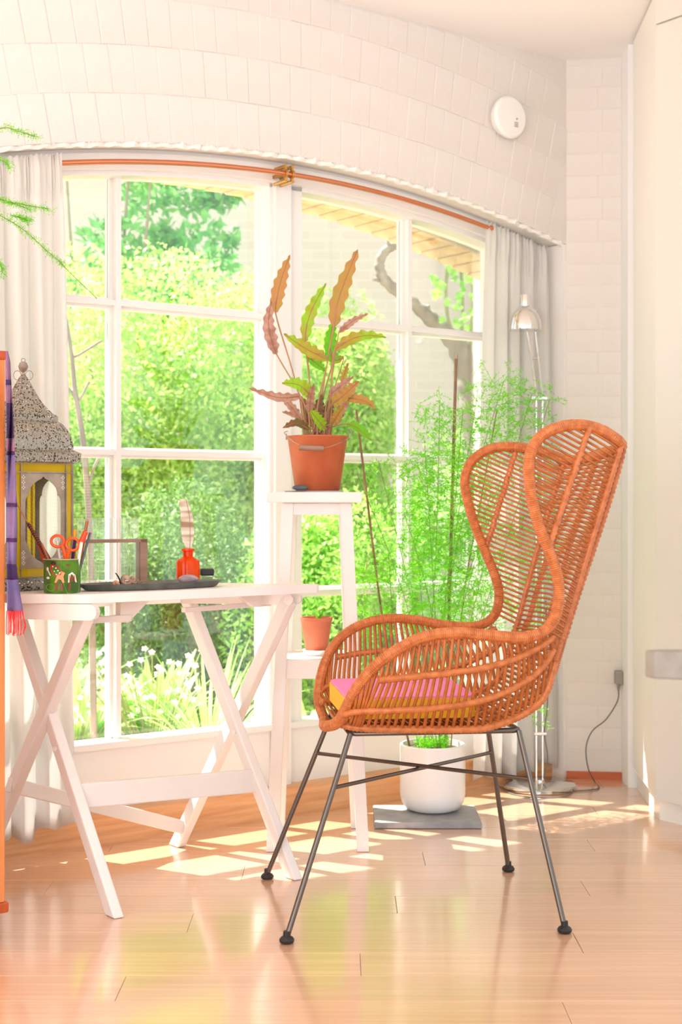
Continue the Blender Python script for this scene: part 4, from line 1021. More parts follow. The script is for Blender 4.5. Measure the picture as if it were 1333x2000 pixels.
# ================================================================== THINGS ON THE TABLE
# lantern
la = P(46, 1157, 3.395); la.z = TZ; lr = math.radians(47)
ln = empty('lantern', la, lr, 'pierced metal lantern with yellow glass panels on the table', 'lantern')
H = lambda y, d=3.395: CH+(HZ-y)*d/FPX
def sq(prof, name, m, bevel=0, smooth=False):
    g = G(); g.lathe(Vector((la.x, la.y, 0)), [(r*1.0, z) for r, z in prof], 4, a0=lr-math.pi/4); return g.build(name, m, ln, bevel=bevel, smooth=smooth)
RC = .120
sq([(RC*.98, TZ), (RC*1.01, TZ+.004), (RC, TZ+.03), (RC*.96, TZ+.031)], 'base', M['lantern'])
zb0, zb1 = TZ+.031, H(905)
sq([(.118, H(906)), (.136, H(903)), (.138, H(886)), (.122, H(880)), (.110, H(879))], 'eaves', M['lantern'])
dome = [(.120, H(880)), (.119, H(868)), (.115, H(855)), (.106, H(840)), (.094, H(829)), (.080, H(822)), (.074, H(820))]
sq(dome, 'dome', M['lantern'])
sq([(.074, H(826)), (.082, H(824)), (.083, H(814)), (.076, H(810))], 'roof_rim', M['lantern'])
spire = [(.075, H(811)), (.060, H(800)), (.044, H(785)), (.031, H(768)), (.019, H(750)), (.010, H(737)), (.004, H(732))]
sq(spire, 'spire', M['lantern'])
fin = G(); fin.lathe(Vector((la.x, la.y, H(716))), [(.004, -.020), (.003, -.014), (.009, -.009), (.012, 0), (.009, .009), (.003, .012), (.0, .012)], 18); fin.build('finial', M['lsolid'], ln, smooth=True)
for s in (-1, 1):
    c = Vector((la.x+s*.010, la.y, H(733)))
    G().tube([c+Vector((.009*math.cos(a)*1.0+s*.004, .0, .011*math.sin(a))) for a in np.linspace(0, 6.28, 16)[:-1]], .0009, 5, closed=True).build('side_ring', M['lsolid'], ln, smooth=True)
c = Vector((la.x, la.y, H(704))); G().tube([c+Vector((.005*math.cos(a), 0, .005*math.sin(a))) for a in np.linspace(0, 6.28, 12)[:-1]], .0009, 5, closed=True).build('hanging_ring', M['lsolid'], ln, smooth=True)
hw = RC/math.sqrt(2)*.985
def arch(w, z0, z1, mirror=False):      # lobed arch outline half-width w, from z0 to z1 (local x, z) with both ends shaped
    up = [(1, .70), (.97, .745), (.90, .775), (.80, .785), (.80, .82), (.72, .87), (.56, .915), (.34, .95), (.12, .975), (0, 1)]
    pts = [(-w*a, z0+(z1-z0)*b_) for a, b_ in up] + [(w*a, z0+(z1-z0)*b_) for a, b_ in up[::-1][1:]]
    dn = [(w*a, z0+(z1-z0)*(1-b_)) for a, b_ in up] + [(-w*a, z0+(z1-z0)*(1-b_)) for a, b_ in up[::-1][1:]]
    return pts+dn
for f in range(4):
    an = lr+f*math.pi/2-math.pi/2; nx = Vector((math.cos(an), math.sin(an), 0)); tx_ = Vector((-nx.y, nx.x, 0))
    fc = Vector((la.x, la.y, 0))+nx*hw
    q = lambda x, z, o=0: fc+tx_*x+nx*o+Vector((0, 0, z))
    def rect(x0, x1, z0, z1, o0, t, name, m):
        g = G(); g.prism([q(x0, z0, o0), q(x1, z0, o0), q(x1, z1, o0), q(x0, z1, o0)], nx*t); return g.build(name, m, ln)
    bw = .019; tb = .0215
    rect(-hw+.003, hw-.003, zb1-tb, zb1-.002, -.004, .003, 'yellow_pane', M['lyellow'])
    rect(-hw+.003, hw-.003, zb0+.002, zb0+tb, -.004, .003, 'yellow_pane', M['lyellow'])
    rect(-hw+.004, -hw+bw, zb0+tb+.002, zb1-tb-.002, -.004, .003, 'yellow_pane', M['lyellow'])
    rect(hw-bw, hw-.004, zb0+tb+.002, zb1-tb-.002, -.004, .003, 'yellow_pane', M['lyellow'])
    g = G()
    for x in (-hw+.0015, -hw+bw+.001, hw-bw-.001, hw-.0015): g.prism([q(x-.0015, zb0, -.0055), q(x+.0015, zb0, -.0055), q(x+.0015, zb1, -.0055), q(x-.0015, zb1, -.0055)], nx*.007)
    for z in (zb0+.001, zb0+tb+.001, zb1-tb-.001, zb1-.001): g.prism([q(-hw, z-.0013, -.005), q(hw, z-.0013, -.005), q(hw, z+.0013, -.005), q(-hw, z+.0013, -.005)], nx*.0065)
    g.build('leading', M['lsolid'], ln)
    x1 = hw-bw-.002; z0, z1 = zb0+tb+.003, zb1-tb-.003
    ap = arch(x1*.80, z0+.006, z1-.008); h_ = len(ap)//2
    zt_, zbm = max(p[1] for p in ap), min(p[1] for p in ap)
    ordl = [p for p in ap if p[0] < -1e-6]; ordl.sort(key=lambda p: (p[1], -p[0] if p[1] < (z0+z1)/2 else p[0]))
    g = G()
    for sg_ in (1, -1):
        pl_ = [(-x1, z0), (0, z0), (0, zbm)]+ordl+[(0, zt_), (0, z1), (-x1, z1)]
        pl_ = [q(sg_*x, z, -.003) for x, z in pl_]
        g.prism(pl_ if sg_ > 0 else pl_[::-1], nx*.0012)
    g.build('arch_panel', M['lsolid'], ln)
    g = G()
    for sx in (-1, 1):
        for sz_ in (0, 1):
            for dz in (.010, .022, .034):
                if sx*x1 and True:
                    cx_ = sx*(x1-.007); cz = (z1-dz) if sz_ else (z0+dz)
                    for a in (0, 1, 2, 3):
                        dx_ = .0034*math.cos(a*math.pi/2); dz_ = .0034*math.sin(a*math.pi/2)
                        g.add([q(cx_+dx_-.0019, cz+dz_, -.0014), q(cx_+dx_, cz+dz_-.0019, -.0014), q(cx_+dx_+.0019, cz+dz_, -.0014), q(cx_+dx_, cz+dz_+.0019, -.0014)], [(0, 1, 2, 3)])
    g.build('pierced_rosettes', M['tinwhite'], ln)
    rect(-x1, x1, z0, z1, -.006, .001, 'clear_pane', M['lpane'])

# decorated tin
tp = P(122, 1159, 3.25); tp.z = TZ; tr0 = .0415; th_ = .077
tn = empty('decorated_tin', tp, 0, 'green tin with mushroom pictures holding pens and scissors on the table', 'tin')
G().lathe(tp, [(.0, 0), (tr0-.002, 0), (tr0, .003), (tr0, th_-.002), (tr0+.0012, th_), (tr0-.001, th_), (tr0-.002, .006), (.0, .005)], 44).build('can', M['tin'], tn, smooth=True)
G().lathe(tp, [(tr0+.0002, th_-.0015), (tr0+.0016, th_), (tr0+.0002, th_+.0012), (tr0-.0015, th_)], 44).build('rolled_rim', M['tincream'], tn, smooth=True)
def decal(shape, m, name='printed_picture', o=.0004):      # shape in px of the photo relative to (tin centre 122, bottom 1159)
    g = G(); vs = []
    for x, y in shape:
        s = max(-.97, min(.97, (x-122)/35.3)); a = math.asin(s)
        vs.append(Vector((tp.x+(tr0+o)*math.sin(a), tp.y-(tr0+o)*math.cos(a), TZ+(1157-y)/65*th_)))
    tr = tessellate_polygon([vs]); g.add(vs, [tuple(t) for t in tr]); return g.build(name, m, tn)
def ell(cx, cy, rx, ry, n=12): return [(cx+rx*math.cos(6.283*k/n), cy+ry*math.sin(6.283*k/n)) for k in range(n)]
decal([(127, 1093), (157, 1093), (157, 1157), (138, 1157), (132, 1140), (126, 1120)], M['tinlight'])
decal([(106, 1103), (112, 1099), (121, 1106), (129, 1114), (126, 1121), (118, 1124), (111, 1121), (106, 1112)], M['tinred'], o=.0007)
for c in ((111, 1105), (117, 1108), (114, 1114), (121, 1113), (118, 1120), (124, 1117)): decal(ell(c[0], c[1], 1.3, 1.3, 8), M['tinwhite'], o=.001)
decal([(119, 1122), (127, 1114), (134, 1117), (131, 1124), (133, 1136), (114, 1136)], M['tinorange'], o=.0009)
decal([(116, 1137), (121, 1137), (120, 1152), (115, 1152)], M['tinbrown'], o=.0008); decal([(124, 1137), (129, 1137), (131, 1152), (126, 1152)], M['tinbrown'], o=.0008)
decal([(140, 1120), (146, 1116), (151, 1122), (153, 1136), (139, 1136)], M['tinwhite'], o=.0008)
for x in (141.5, 145, 148.5): decal([(x, 1122), (x+1.1, 1122), (x+1.6, 1134), (x, 1134)], M['tinred'], o=.0011)
decal([(141, 1137), (144, 1137), (143, 1151), (139, 1151)], M['tinbrown'], o=.0008)
decal(ell(112, 1099, 5, 3.2), M['black'], o=.0009); decal(ell(139, 1103, 4.5, 2), M['tinbrown'], o=.0008)
decal(ell(100, 1110, 2.4, 3.6), M['tinwhite'], o=.0009); decal([(100, 1113), (102, 1112), (107, 1122), (105, 1123)], M['tinwhite'], o=.0009); decal(ell(101, 1127, 3.5, 2.4), M['tinwhite'], o=.0009)
decal(ell(106, 1145, 10, 7), M['tinlight'], o=.0005)
# contents of the tin
td = 3.25
def tool(name, label, catg, a, b_, r, m, d0=0, d1=0, seg=10, extra=None):
    g = G().tube([P(a[0], a[1], td+d0), P(b_[0], b_[1], td+d1)], r, seg); o = g.build(name, m, label=label, cat=catg, smooth=True); return o
kn = empty('patterned_stick', P(112, 1135, td-.004), 0, 'thin wooden stick with a woven dark and red patterned sleeve leaning left in the tin', 'stick')
s_a, s_b = P(33, 983, td+.02), P(116, 1128, td-.012); s_m = s_a.lerp(s_b, .27)
G().tube([s_a, s_m], .0016, 8).build('bare_tip', M['tan'], kn, smooth=True)
G().tube([s_m, s_b], [.0042, .0062], 12).build('sleeve', M['zigzag'], kn, smooth=True)
g = G(); dd_ = (s_b-s_m); e1_ = dd_.normalized(); e2_ = e1_.cross(Vector((0, 1, 0))).normalized(); e3_ = e1_.cross(e2_)
for k in range(24):
    for sgn in (1, -1):
        c0 = s_m+dd_*((k+.2)/25); rr_ = .0045+.0018*k/25
        pts = [c0+e1_*(.0045*t)+(e2_*math.cos(sgn*t*1.5+math.pi/2)+e3_*math.sin(sgn*t*1.5+math.pi/2)*(1 if e3_.y < 0 else -1))*rr_ for t in (0.05, .5, 1.0)]
        g.tube(pts, .0006, 4)
g.build('woven_strands', M['zigred'], kn, kind='stuff')
sc2 = empty('scissors', P(133, 1135, td), 0, 'orange-handled scissors standing in the tin', 'scissors')
for cx_, cy_, rx, ry_, nm in ((113, 1057, 12.5, 11, 1), (142.5, 1063, 12.5, 12, 2)):
    pts = [P(cx_+rx*math.cos(a), cy_+ry_*math.sin(a), td-.006) for a in np.linspace(0, 2*math.pi, 26)[:-1]]
    G().tube(pts, .0034, 9, closed=True).build('finger_loop', M['scissor'], sc2, smooth=True)
G().tube(cat([P(121, 1065, td-.006), P(126, 1078, td-.006), P(130, 1100, td-.004)], 5), .0045, 9).build('shank', M['scissor'], sc2, smooth=True)
G().tube(cat([P(137, 1072, td-.006), P(133, 1085, td-.006), P(131, 1100, td-.004)], 5), .0045, 9).build('shank', M['scissor'], sc2, smooth=True)
G().box(P(131, 1122, td-.003), (.011, .003, .05)).build('blades', M['chrome'], sc2)
pe = empty('pencil', P(152, 1120, td+.01), 0, 'brown wooden pencil leaning right in the tin', 'pencil')
G().tube([P(171, 1018, td+.01), P(150, 1135, td+.012)], .0036, 6).build('barrel', M['pencil'], pe)
G().lathe(P(171, 1018, td+.01), [(.0035, 0), (.0035, .002), (0, .002)], 8).build('pencil_end', M['tan'], pe)
mk = empty('orange_marker', P(155, 1120, td-.01), 0, 'orange-red marker leaning right beside the brown pencil in the tin', 'pen')
G().tube([P(168, 1038, td-.012), P(160, 1058, td-.012)], [.006, .0066], 12).build('cap', M['orangered'], mk, smooth=True)
G().tube([P(160, 1058, td-.012), P(148, 1130, td-.005)], .004, 10).build('barrel', M['tinwhite'], mk, smooth=True)
tool('grey_brush', 'slim grey-handled brush, rightmost in the tin', 'brush', (177, 1040), (152, 1128), .0030, M['greypen'], 0.012, 0.012)
tool('yellow_crayon', 'yellow crayon standing behind the scissors in the tin', 'crayon', (147, 1034), (145, 1130), .0044, M['yellowpen'], .02, .02)
tool('red_pencil', 'dark red pencil lying lowest on the left side of the tin', 'pencil', (74, 1064), (104, 1128), .0027, M['redpen'], 0.004, .004)
tool('rose_pencil', 'brownish red pencil between the patterned stick and the lowest pencil', 'pencil', (82, 1062), (110, 1128), .0027, M['pencil'], -.008, -.008)
tool('red_pen', 'short bright red pen at the left rim of the tin', 'pen', (82, 1082), (100, 1128), .0040, M['orangered'], .018, .015)
tool('purple_pen', 'purple pen seen through the right scissor loop', 'pen', (147, 1054), (138, 1128), .0035, M['scarfdark'], .008, .014)
tool('white_pen', 'white pen seen through the left scissor loop', 'pen', (112, 1056), (124, 1128), .0030, M['tinwhite'], .006, .010)

# glass tube rack: timber frame and glass tubes
ra = math.radians(10)
rk0 = P(161, 1141, 3.43); rk1 = P(284, 1135, 3.50)
rke = Vector((rk1.x-rk0.x, rk1.y-rk0.y, 0)); RL = rke.length; rke.normalize(); rkn = Vector((-rke.y, rke.x, 0)); rra = math.atan2(rke.y, rke.x)
rb = Vector((rk0.x, rk0.y, TZ)); ztop = H(1053, 3.49)
rk = empty('tube_rack', rb+rke*RL/2, rra, 'weathered wooden frame holding clear glass tubes behind the tray', 'rack')
def rbox(a0, a1, n0, n1, z0, z1, name):
    g = G(); g.prism([rb+rke*a0+rkn*n0+Vector((0, 0, z0-TZ)), rb+rke*a1+rkn*n0+Vector((0, 0, z0-TZ)), rb+rke*a1+rkn*n1+Vector((0, 0, z0-TZ)), rb+rke*a0+rkn*n1+Vector((0, 0, z0-TZ))], (0, 0, z1-z0)); g.build(name, M['racktimber'], rk, bevel=.0008)
rbox(RL-.012, RL+.006, -.002, .036, TZ, ztop, 'upright'); rbox(-.03, -.016, -.002, .036, TZ, ztop, 'upright')
rbox(-.03, RL+.006, -.002, .004, ztop-.008, ztop, 'top_rail'); rbox(-.03, RL+.006, .030, .036, ztop-.008, ztop, 'top_rail')
rbox(-.03, RL+.006, 0, .034, TZ+.0005, TZ+.006, 'bottom_board')
ztu = H(1012, 3.49)
protos = None
nT = 6
for k in range(nT):
    a = .0+ k*(RL-.026)/(nT-1)+.004; c = rb+rke*a+rkn*.017; c.z = TZ+.0065
    if protos is None:
        g = G(); h_ = ztu-c.z
        g.lathe(c, [(.0, .0), (.006, .001), (.0095, .006), (.0105, .012), (.0105, h_)], 18); g.f.pop()
        o = g.build('glass_tube', M['tubeglass'], smooth=True, label='clear glass tube, leftmost in the wooden rack behind the tray', cat='tube', group='glass tubes in the wooden rack', origin=c); protos = (o, c)
    else:
        o = protos[0].copy(); COL.objects.link(o); o.location = c
        o['label'] = ['', 'clear glass tube, second from the left in the wooden rack', 'clear glass tube, third from the left in the wooden rack', 'clear glass tube, third from the right in the wooden rack', 'clear glass tube, second from the right in the wooden rack', 'clear glass tube beside the right upright of the wooden rack'][k]
# tray
t0 = PH(178, 1146, TZ); trc = P(302, 1148, 3.385); trc.z = TZ; tra = math.radians(34)
Rt = Matrix.Rotation(tra, 3, 'Z')
trc = Vector((-.452, 3.40, TZ+.0005))
ty = empty('zinc_tray', trc, tra, 'long oval dark grey metal tray on the table', 'tray')
G().lathe(trc, [(.0, 0), (.165, 0), (.172, .003), (.187, .015), (.189, .0155), (.188, .0135), (.176, .0015), (.165, .0045), (.0, .0042)][:1]+[(.165, 0), (.172, .002), (.188, .015), (.1895, .0155), (.187, .0155), (.171, .0055), (.165, .0042), (.0, .0042)], 64, sx=1.0, sy=.34, R=Rt).build('dish', M['zinc'], ty, smooth=True)
zt2 = TZ+.0052
def on_tray(px, d): return P(px, 1140, d)
def rest(px, d, r, name, m, label, catg, seed, R=None, amp=.08):
    p = P(px, 1140, d); return blob((p.x, p.y, zt2+r[2]*1.0), r, seed, R=R, amp=amp).build(name, m, smooth=True, angle=180, label=label, cat=catg)
rest(369, 3.475, (.0225, .018, .0125), 'pebble', M['stone_pink'], 'rounded mauve-grey pebble on the tray in front of the orange bottle', 'stone', 4)
def snail(px, d, r, m, label, nm='seashell', rz=0):
    p = P(px, 1140, d); g = G(); pts = []; rs = []
    for i in range(60):
        t = i/59; a = t*4.2*math.pi; rad = r*(1-t)**1.1*.62; pts.append(Vector((p.x+rad*math.cos(a)*math.cos(rz)+t*r*1.3*math.sin(rz), p.y-r*.3+rad*math.cos(a)*math.sin(rz)*.3, zt2+r*.98+rad*math.sin(a)))+Vector((t*r*1.4*math.cos(rz), 0, -t*r*.25))); rs.append(max(.0006, r*.42*(1-t)**1.0))
    g.tube(pts, rs, 10); return g.build(nm, m, smooth=True, angle=60, label=label, cat='shell')
snail(243, 3.37, .0165, M['shell'], 'large brown spiral seashell at the left end of the tray')
snail(225, 3.33, .0105, M['shellorange'], 'small orange seashell, leftmost on the tray')
snail(258, 3.43, .013, M['shell'], 'pale seashell lying behind the large brown shell', rz=.6)
p = P(231, 1132, 3.40); G().tube(cat([P(226, 1119, 3.39), P(232, 1127, 3.395), Vector((p.x+.008, p.y, zt2+.003))], 5), [.0012+.00012*i for i in range(11)], 7).build('twig', M['black'], label='short dark twig sticking up among the seashells', cat='twig', smooth=True)
VV = []; FF = []; mp_ = P(285, 1138, 3.44)
for k in range(70): needles(np.array([mp_.x+rng.normal()*.012, mp_.y+rng.normal()*.008, zt2+abs(rng.normal())*.003+.002]), rng.normal(size=3)*[1, 1, .3]+[0, 0, .35], .008, 6, .008, .0004)
npmesh('dried_moss', np.array(VV), np.array(FF), M['moss'], None, 'tuft of dried tan moss on the tray before the rack', 'moss', kind='stuff')
# orange bottle + feather
bp = P(368, 1140, 3.535); bp = Vector((bp.x, bp.y, TZ+.0008 if False else zt2))
bo_ = empty('orange_bottle', bp, 0, 'small ribbed orange glass bottle at the right end of the tray', 'bottle')
zh = .0755
g = G(); prof = [(.0, 0), (.026, 0), (.0285, .003), (.0285, .050), (.027, .056), (.018, .062), (.0125, .066), (.0125, .079), (.0165, .081), (.0165, .085), (.0115, .086), (.010, .078), (.0, .070)]
g.lathe(bp, prof, 48)
for i, v in enumerate(g.v):
    k = i % 48; r_ = Vector((v.x-bp.x, v.y-bp.y, 0))
    if r_.length > .02: 
        s_ = 1+(.025 if k % 4 < 2 else -.025); v.x = bp.x+r_.x*s_; v.y = bp.y+r_.y*s_
g.build('glass_body', M['orangeglass'], bo_, smooth=True, angle=30)
fe = empty('feather', bp+Vector((0, 0, .062)), 0, 'upright striped cream and brown feather in the orange bottle', 'feather')
d = bp.y; sp_ = cat([P(371, 1078, d), P(372, 1050, d), P(371, 1010, d), P(364, 975, d)], 8)
G().tube(sp_, .0007, 6).build('quill', M['racktimber'], fe)
vs = []; ptsf = resample(sp_, 40); n = len(ptsf)
for i, p in enumerate(ptsf):
    t = i/(n-1); lw = float(np.interp(t, [0, .06, .16, .4, .75, .9, .97, 1], [1, 8, 15, 19, 18, 17, 12, 0]))*d/FPX; rw = float(np.interp(t, [0, .15, .35, .6, .85, 1], [1, 5, 8, 6, 4, 0]))*d/FPX
    jag = .0012*math.sin(i*2.3)
    vs += [p+Vector((-lw-jag, .006, lw*.25)), p+Vector((-lw*.5, .004, lw*.1)), p, p+Vector((rw*.5, .002, .001)), p+Vector((rw+jag*.4, .004, rw*.25))]
g = G(); g.add(vs, [(i*5+k, i*5+k+1, (i+1)*5+k+1, (i+1)*5+k) for i in range(n-1) for k in range(4)])
o = g.build('vane', M['feather'], fe, smooth=True, angle=180)
ip = P(405, 1138, 3.56); ip.z = zt2
ik = empty('glass_jar', ip, .2, 'tiny clear square jar with a black lid beside the orange bottle', 'jar')
G().box(ip+Vector((0, 0, .009)), (.029, .024, .018), .2).build('jar', M['jarglass'], ik, bevel=.002)
G().box(ip+Vector((0, 0, .0265)), (.034, .027, .017), .2).build('lid', M['black'], ik, bevel=.003)

# ================================================================== GARDEN
G().prism([WP(-4, CG+.09, -.12), WP(7, CG+.09, -.12), Vector((8, 16, -.12)), Vector((-9, 16, -.12))], (0, 0, .02)).build('garden_ground', M['gravel'], kind='structure')
# yellow brick arch outside
ya = empty('trim_5', WP(UC, 3.90, 1.85), we, kind='structure')
oarc = lambda u: garc(u)+.062-.056*min(1.3, max(0, (u-1.9)/1.3))
g = archband(UL-.1, UR+.3, lambda u: oarc(u)+.2, lambda u: oarc(u), 3.74, 3.94, 30); g.build('arch_mortar', M['mortar'], ya)
yb = bmesh.new(); bmesh.ops.create_cube(yb, size=1)
for v in yb.verts: v.co = Vector((v.co.x*.066, v.co.y*.205, v.co.z*.11))
bmesh.ops.bevel(yb, geom=yb.edges[:], offset=.004, segments=1, affect='EDGES'); ym = bpy.data.meshes.new('brick'); yb.to_mesh(ym); yb.free(); ym.materials.append(M['ybrick'])
u = UL-.05
while u < UR+.25:
    o = bpy.data.objects.new('brick', ym); COL.objects.link(o); o.parent = ya
    Mw = Matrix.Translation(WP(u, 3.845, oarc(u)+.05)) @ Matrix.Rotation(we, 4, 'Z') @ Matrix.Rotation(.224*(u-UC), 4, 'Y'); o.matrix_local = mw(ya).inverted() @ Mw
    u += .0745
# house wall behind the garden
hz_ = empty('neighbouring_house', Vector((0, 10.6, -.1)), 0, 'pale brick wall of a neighbouring house beyond the shrubs', 'building')
G().box((.5, 10.8, 2.9), (9, .3, 6)).build('wall', M['farbrick'], hz_)
G().box((.5, 10.62, .3), (9, .08, .9)).build('footing', M['farbrick'], hz_)
def leafcloud(n, fn, size, asp=.45):
    pos = np.array([fn() for _ in range(n)]); d = rng.normal(size=(n, 3)); d /= np.linalg.norm(d, axis=1)[:, None]
    s = np.cross(d, rng.normal(size=(n, 3))); s /= np.linalg.norm(s, axis=1)[:, None]; nn = np.cross(d, s)
    L = size*rng.uniform(.6, 1.4, (n, 1)); w = L*asp
    V = np.stack([pos, pos+d*L*.45+s*w*.5+nn*L*.06, pos+d*L, pos+d*L*.45-s*w*.5+nn*L*.06], 1).reshape(-1, 3)
    F = np.arange(n*4).reshape(-1, 4); return V, F
def shrub(name, label, catg, c, r, n, size, m, group=None, asp=.45, open_=False, stem=True):
    root = empty(name, (c[0], c[1], -.1), 0, label, catg, group)
    blobs = [(np.array(c)+rng.uniform(-1, 1, 3)*np.array(r)*.55, np.array(r)*rng.uniform(.35, .6)) for _ in range(12)]+[(np.array(c), np.array(r)*.8)]
    if open_: blobs = [(np.array(c)+rng.uniform(-1, 1, 3)*np.array(r)*.9, np.array(r)*rng.uniform(.10, .26)) for _ in range(34)]
    def fn():
        b0, br = blobs[rng.integers(len(blobs))]; v = rng.normal(size=3); v /= np.linalg.norm(v); return b0+v*br*rng.uniform(.75, 1.05)
    V, F = leafcloud(n, fn, size, asp); V[:, 2] = np.maximum(V[:, 2], -.09)
    npmesh('foliage', V, F, M[m], root, kind='stuff')
    if stem:
        for k in range(5):
            a = Vector((c[0]+random.uniform(-.1, .1), c[1], -.1)); b_ = Vector((c[0]+random.uniform(-.8, .8)*r[0], c[1]-random.uniform(-.2, .5)*r[1], c[2]+random.uniform(-.1, .7)*r[2]))
            G().tube(cat([a, a.lerp(b_, .5)+Vector((random.uniform(-.1, .1), 0, .05)), b_], 6), .02, 6, rf=lambda i: .022-.0014*i).build('branch', M['bark2'], root, smooth=True)
    return root
GRP = 'shrubs beyond the window'
shrub('hedge_shrub', 'large yellow-green shrub filling the left half of the window', 'shrub', (-1.15, 7.7, 1.0), (1.0, .6, 1.2), 66000, .038, 'hedge')
shrub('hedge_shrub', 'tall yellow-green shrub behind the centre post of the window', 'shrub', (-.24, 8.1, 1.0), (.58, .6, 1.25), 48000, .038, 'hedge')
shrub('green_shrub', 'mid-green shrub seen low through the right window', 'shrub', (.62, 7.5, .55), (.55, .5, .95), 34000, .034, 'hedge2')
shrub('conifer_shrub', 'darker green bush with bare twigs low in the left window', 'shrub', (-.80, 6.7, .50), (.55, .4, .62), 26000, .034, 'dark_leaf', asp=.25)
shrub('green_shrub', 'soft green bush low behind the stool', 'shrub', (-.15, 6.6, .45), (.40, .35, .62), 22000, .032, 'hedge2')
shrub('leafy_tree', 'leafy green tree hanging in from the top left of the window', 'tree', (-1.50, 8.9, 2.95), (.95, .5, .95), 6500, .085, 'treeleaf', asp=.45, open_=True)
def clump(name, label, x, y, h, n, m, w=.012, group=None):
    root = empty(name, (x, y, -.1), 0, label, 'plant', group); VV_ = []; FF_ = []
    for k in range(n):
        a = rng.uniform(0, 6.28); L = h*rng.uniform(.6, 1.1); sp2 = rng.uniform(.25, .8); d2 = np.array([math.cos(a), math.sin(a), 0]); s2 = np.array([-d2[1], d2[0], 0])*w*rng.uniform(.6, 1.3)
        prev = None
        for j in range(6):
            t = j/5; p = np.array([x, y, -.1])+d2*(L*sp2*t)+np.array([0, 0, L*(t-.55*t*t*sp2*1.3)]); ww = s2*math.sin(math.pi*min(.97, t*.9+.1))
            i0 = len(VV_); VV_.extend([p-ww, p+ww])
            if j: FF_.append((i0-2, i0-1, i0+1, i0))
    npmesh('foliage', np.array(VV_), np.array(FF_), M[m], root, kind='stuff'); return root
clump('border_plant', 'arching bright green border plant at the lower left of the window', -1.0, 5.45, .55, 90, 'fernleaf', .022)
clump('grass_clump', 'fine grassy clump low in the middle of the left window', -.50, 5.35, .62, 160, 'fernleaf', .006)
clump('border_plant', 'broad-leaved plant between the grass and the left window bar', -.76, 5.75, .55, 80, 'fernleaf', .03)
clump('border_plant', 'green border plant below the stool shelf outside', -.12, 5.4, .42, 90, 'fernleaf', .02)
clump('grass_clump', 'grassy clump outside behind the white pot', .3, 5.9, .5, 120, 'fernleaf', .010)
clump('border_plant', 'low leafy plant outside at the far left', -1.25, 5.9, .7, 90, 'dark_leaf', .02)
def flowers(x, y, z, n, label, spread=.16):
    root = empty('flowering_plant', (x, y, -.1), 0, label, 'plant'); g = G(); st_ = G()
    for k in range(n):
        c = Vector((x+random.uniform(-1, 1)*spread, y+random.uniform(-1, 1)*spread*.5, z+random.uniform(-.13, .13)))
        for q in range(5):
            a = q*1.2566+k; d_ = Vector((math.cos(a), -.3, math.sin(a)*.8)); s_ = d_.cross(Vector((0, 1, 0))).normalized()
            g.add([c, c+d_*.008+s_*.005, c+d_*.015, c+d_*.008-s_*.005], [(0, 1, 2, 3)])
        st_.tube([Vector((x, y, -.1)), c.lerp(Vector((x, y, -.1)), .5)+Vector((.01, 0, .03)), c], .002, 4)
    g.build('petals', M['petal'], root, kind='stuff'); st_.build('stems', M['fernstem'], root, kind='stuff')
flowers(-.72, 5.3, .28, 60, 'white-flowered plant outside below the table top', .2); flowers(-1.0, 5.25, .12, 40, 'white-flowered plant low at the left window corner', .15); flowers(-.2, 5.2, .05, 40, 'white-flowered plant low behind the stool legs', .15)
# sapling and gnarled vine
sap = empty('sapling', P(185, 1380, 5.2)*Vector((1, 1, 0)).length if False else Vector((P(185, 1380, 5.2).x, 5.2, -.1)), 0, 'thin grey sapling just outside the left window pane', 'tree')
G().tube(cat([Vector((P(185, 1380, 5.2).x, 5.2, -.1)), P(178, 1100, 5.2), P(165, 880, 5.2), P(148, 770, 5.2), P(140, 690, 5.2), P(127, 610, 5.2)], 8), .012, 8, rf=lambda i: .014-.0002*i).build('trunk', M['bark'], sap, smooth=True)
for a, b_, c in (((152, 790), (140, 765), (128, 752)), ((152, 790), (165, 765), (175, 745)), ((140, 700), (160, 690), (200, 665)), ((170, 960), (190, 900), (215, 880))):
    G().tube(cat([P(*a, 5.2), P(*b_, 5.2), P(*c, 5.2)], 5), .005, 6).build('branch', M['bark'], sap, smooth=True)
vd = 5.75; vn = empty('gnarled_vine', Vector((P(915, 1300, vd).x, vd, -.1)), 0, 'gnarled grey vine with fresh leaves outside the upper right panes', 'vine')
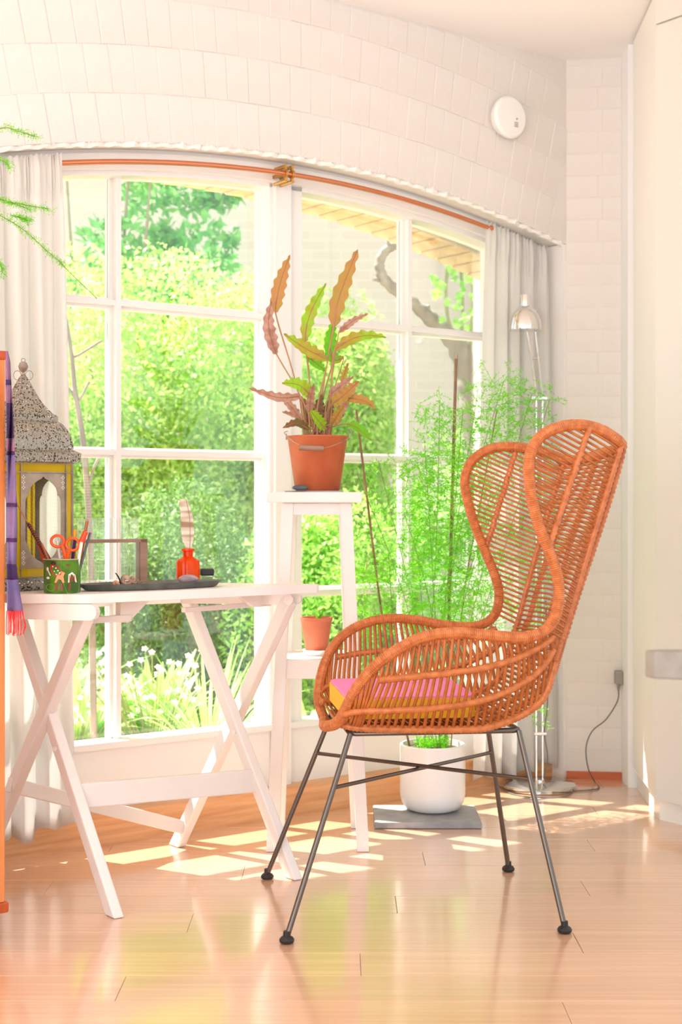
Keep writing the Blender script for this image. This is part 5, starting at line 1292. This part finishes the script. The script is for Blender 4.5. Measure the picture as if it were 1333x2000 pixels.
tk = cat([Vector((P(930, 1400, vd).x, vd, -.1)), P(935, 1000, vd), P(922, 800, vd), P(912, 730, vd), P(895, 675, vd), P(862, 640, vd), P(828, 610, vd), P(800, 585, vd), P(768, 562, vd), P(748, 540, vd), P(742, 515, vd), P(752, 492, vd), P(772, 480, vd), P(790, 482, vd)], 8)
G().tube(tk, .03, 10, rf=lambda i: float(np.interp(i, [0, 30, 50, 104], [.05, .045, .026, .016]))*(1+.08*math.sin(i*1.3))).build('trunk', M['bark'], vn, smooth=True)
for a, b_, c in (((742, 548), (735, 546), (730, 546)), ((835, 612), (838, 603), (836, 596)), ((759, 490), (760, 465), (762, 445)), ((893, 670), (876, 620), (872, 560)), ((872, 560), (876, 520), (880, 490)), ((900, 680), (905, 600), (900, 500)), ((918, 700), (925, 600), (922, 500))):
    G().tube(cat([P(*a, vd), P(*b_, vd-.02), P(*c, vd-.03)], 5), .007, 7).build('branch', M['bark'] if a[0] < 860 else M['fernstem'], vn, smooth=True)
def vineleaf(c, r):
    g = G(); a0 = random.uniform(0, 6); R = Matrix.Rotation(random.uniform(-.7, .7), 3, 'X') @ Matrix.Rotation(random.uniform(-.8, .8), 3, 'Z')
    vs = [c]; n = 15
    for k in range(n):
        a = a0+k/n*6.283; rr = r*(1 if k % 3 == 0 else .78 if k % 3 == 1 else .72)*(1 if k else .35); vs.append(c+R @ Vector((rr*math.cos(a), .15*rr*math.sin(3*a), rr*math.sin(a))))
    g.add(vs, [(0, k+1, (k+1) % n+1) for k in range(n)]); g.build('leaf', M['vineleaf'], vn)
for x, y in ((850, 545), (862, 560), (885, 530), (890, 545), (905, 560), (915, 545), (900, 580), (875, 590), (925, 580), (930, 520), (940, 505), (915, 500), (865, 625), (895, 630), (910, 620), (925, 610), (905, 510), (880, 515), (930, 545), (915, 640), (822, 488), (938, 640), (855, 575), (935, 560), (920, 530), (895, 600), (765, 448), (775, 455)):
    vineleaf(P(x, y, vd-random.uniform(.03, .12)), random.uniform(.018, .032))
# outside wall cladding right of the window (seen through the right pane)
G().prism([WP(UR+.05, 3.76, -.1), WP(UR+.35, 3.76, -.1), WP(UR+.35, 3.95, -.1), WP(UR+.05, 3.95, -.1)], (0, 0, 2.3)).build('wall_outside', M['ybrick'], kind='structure')
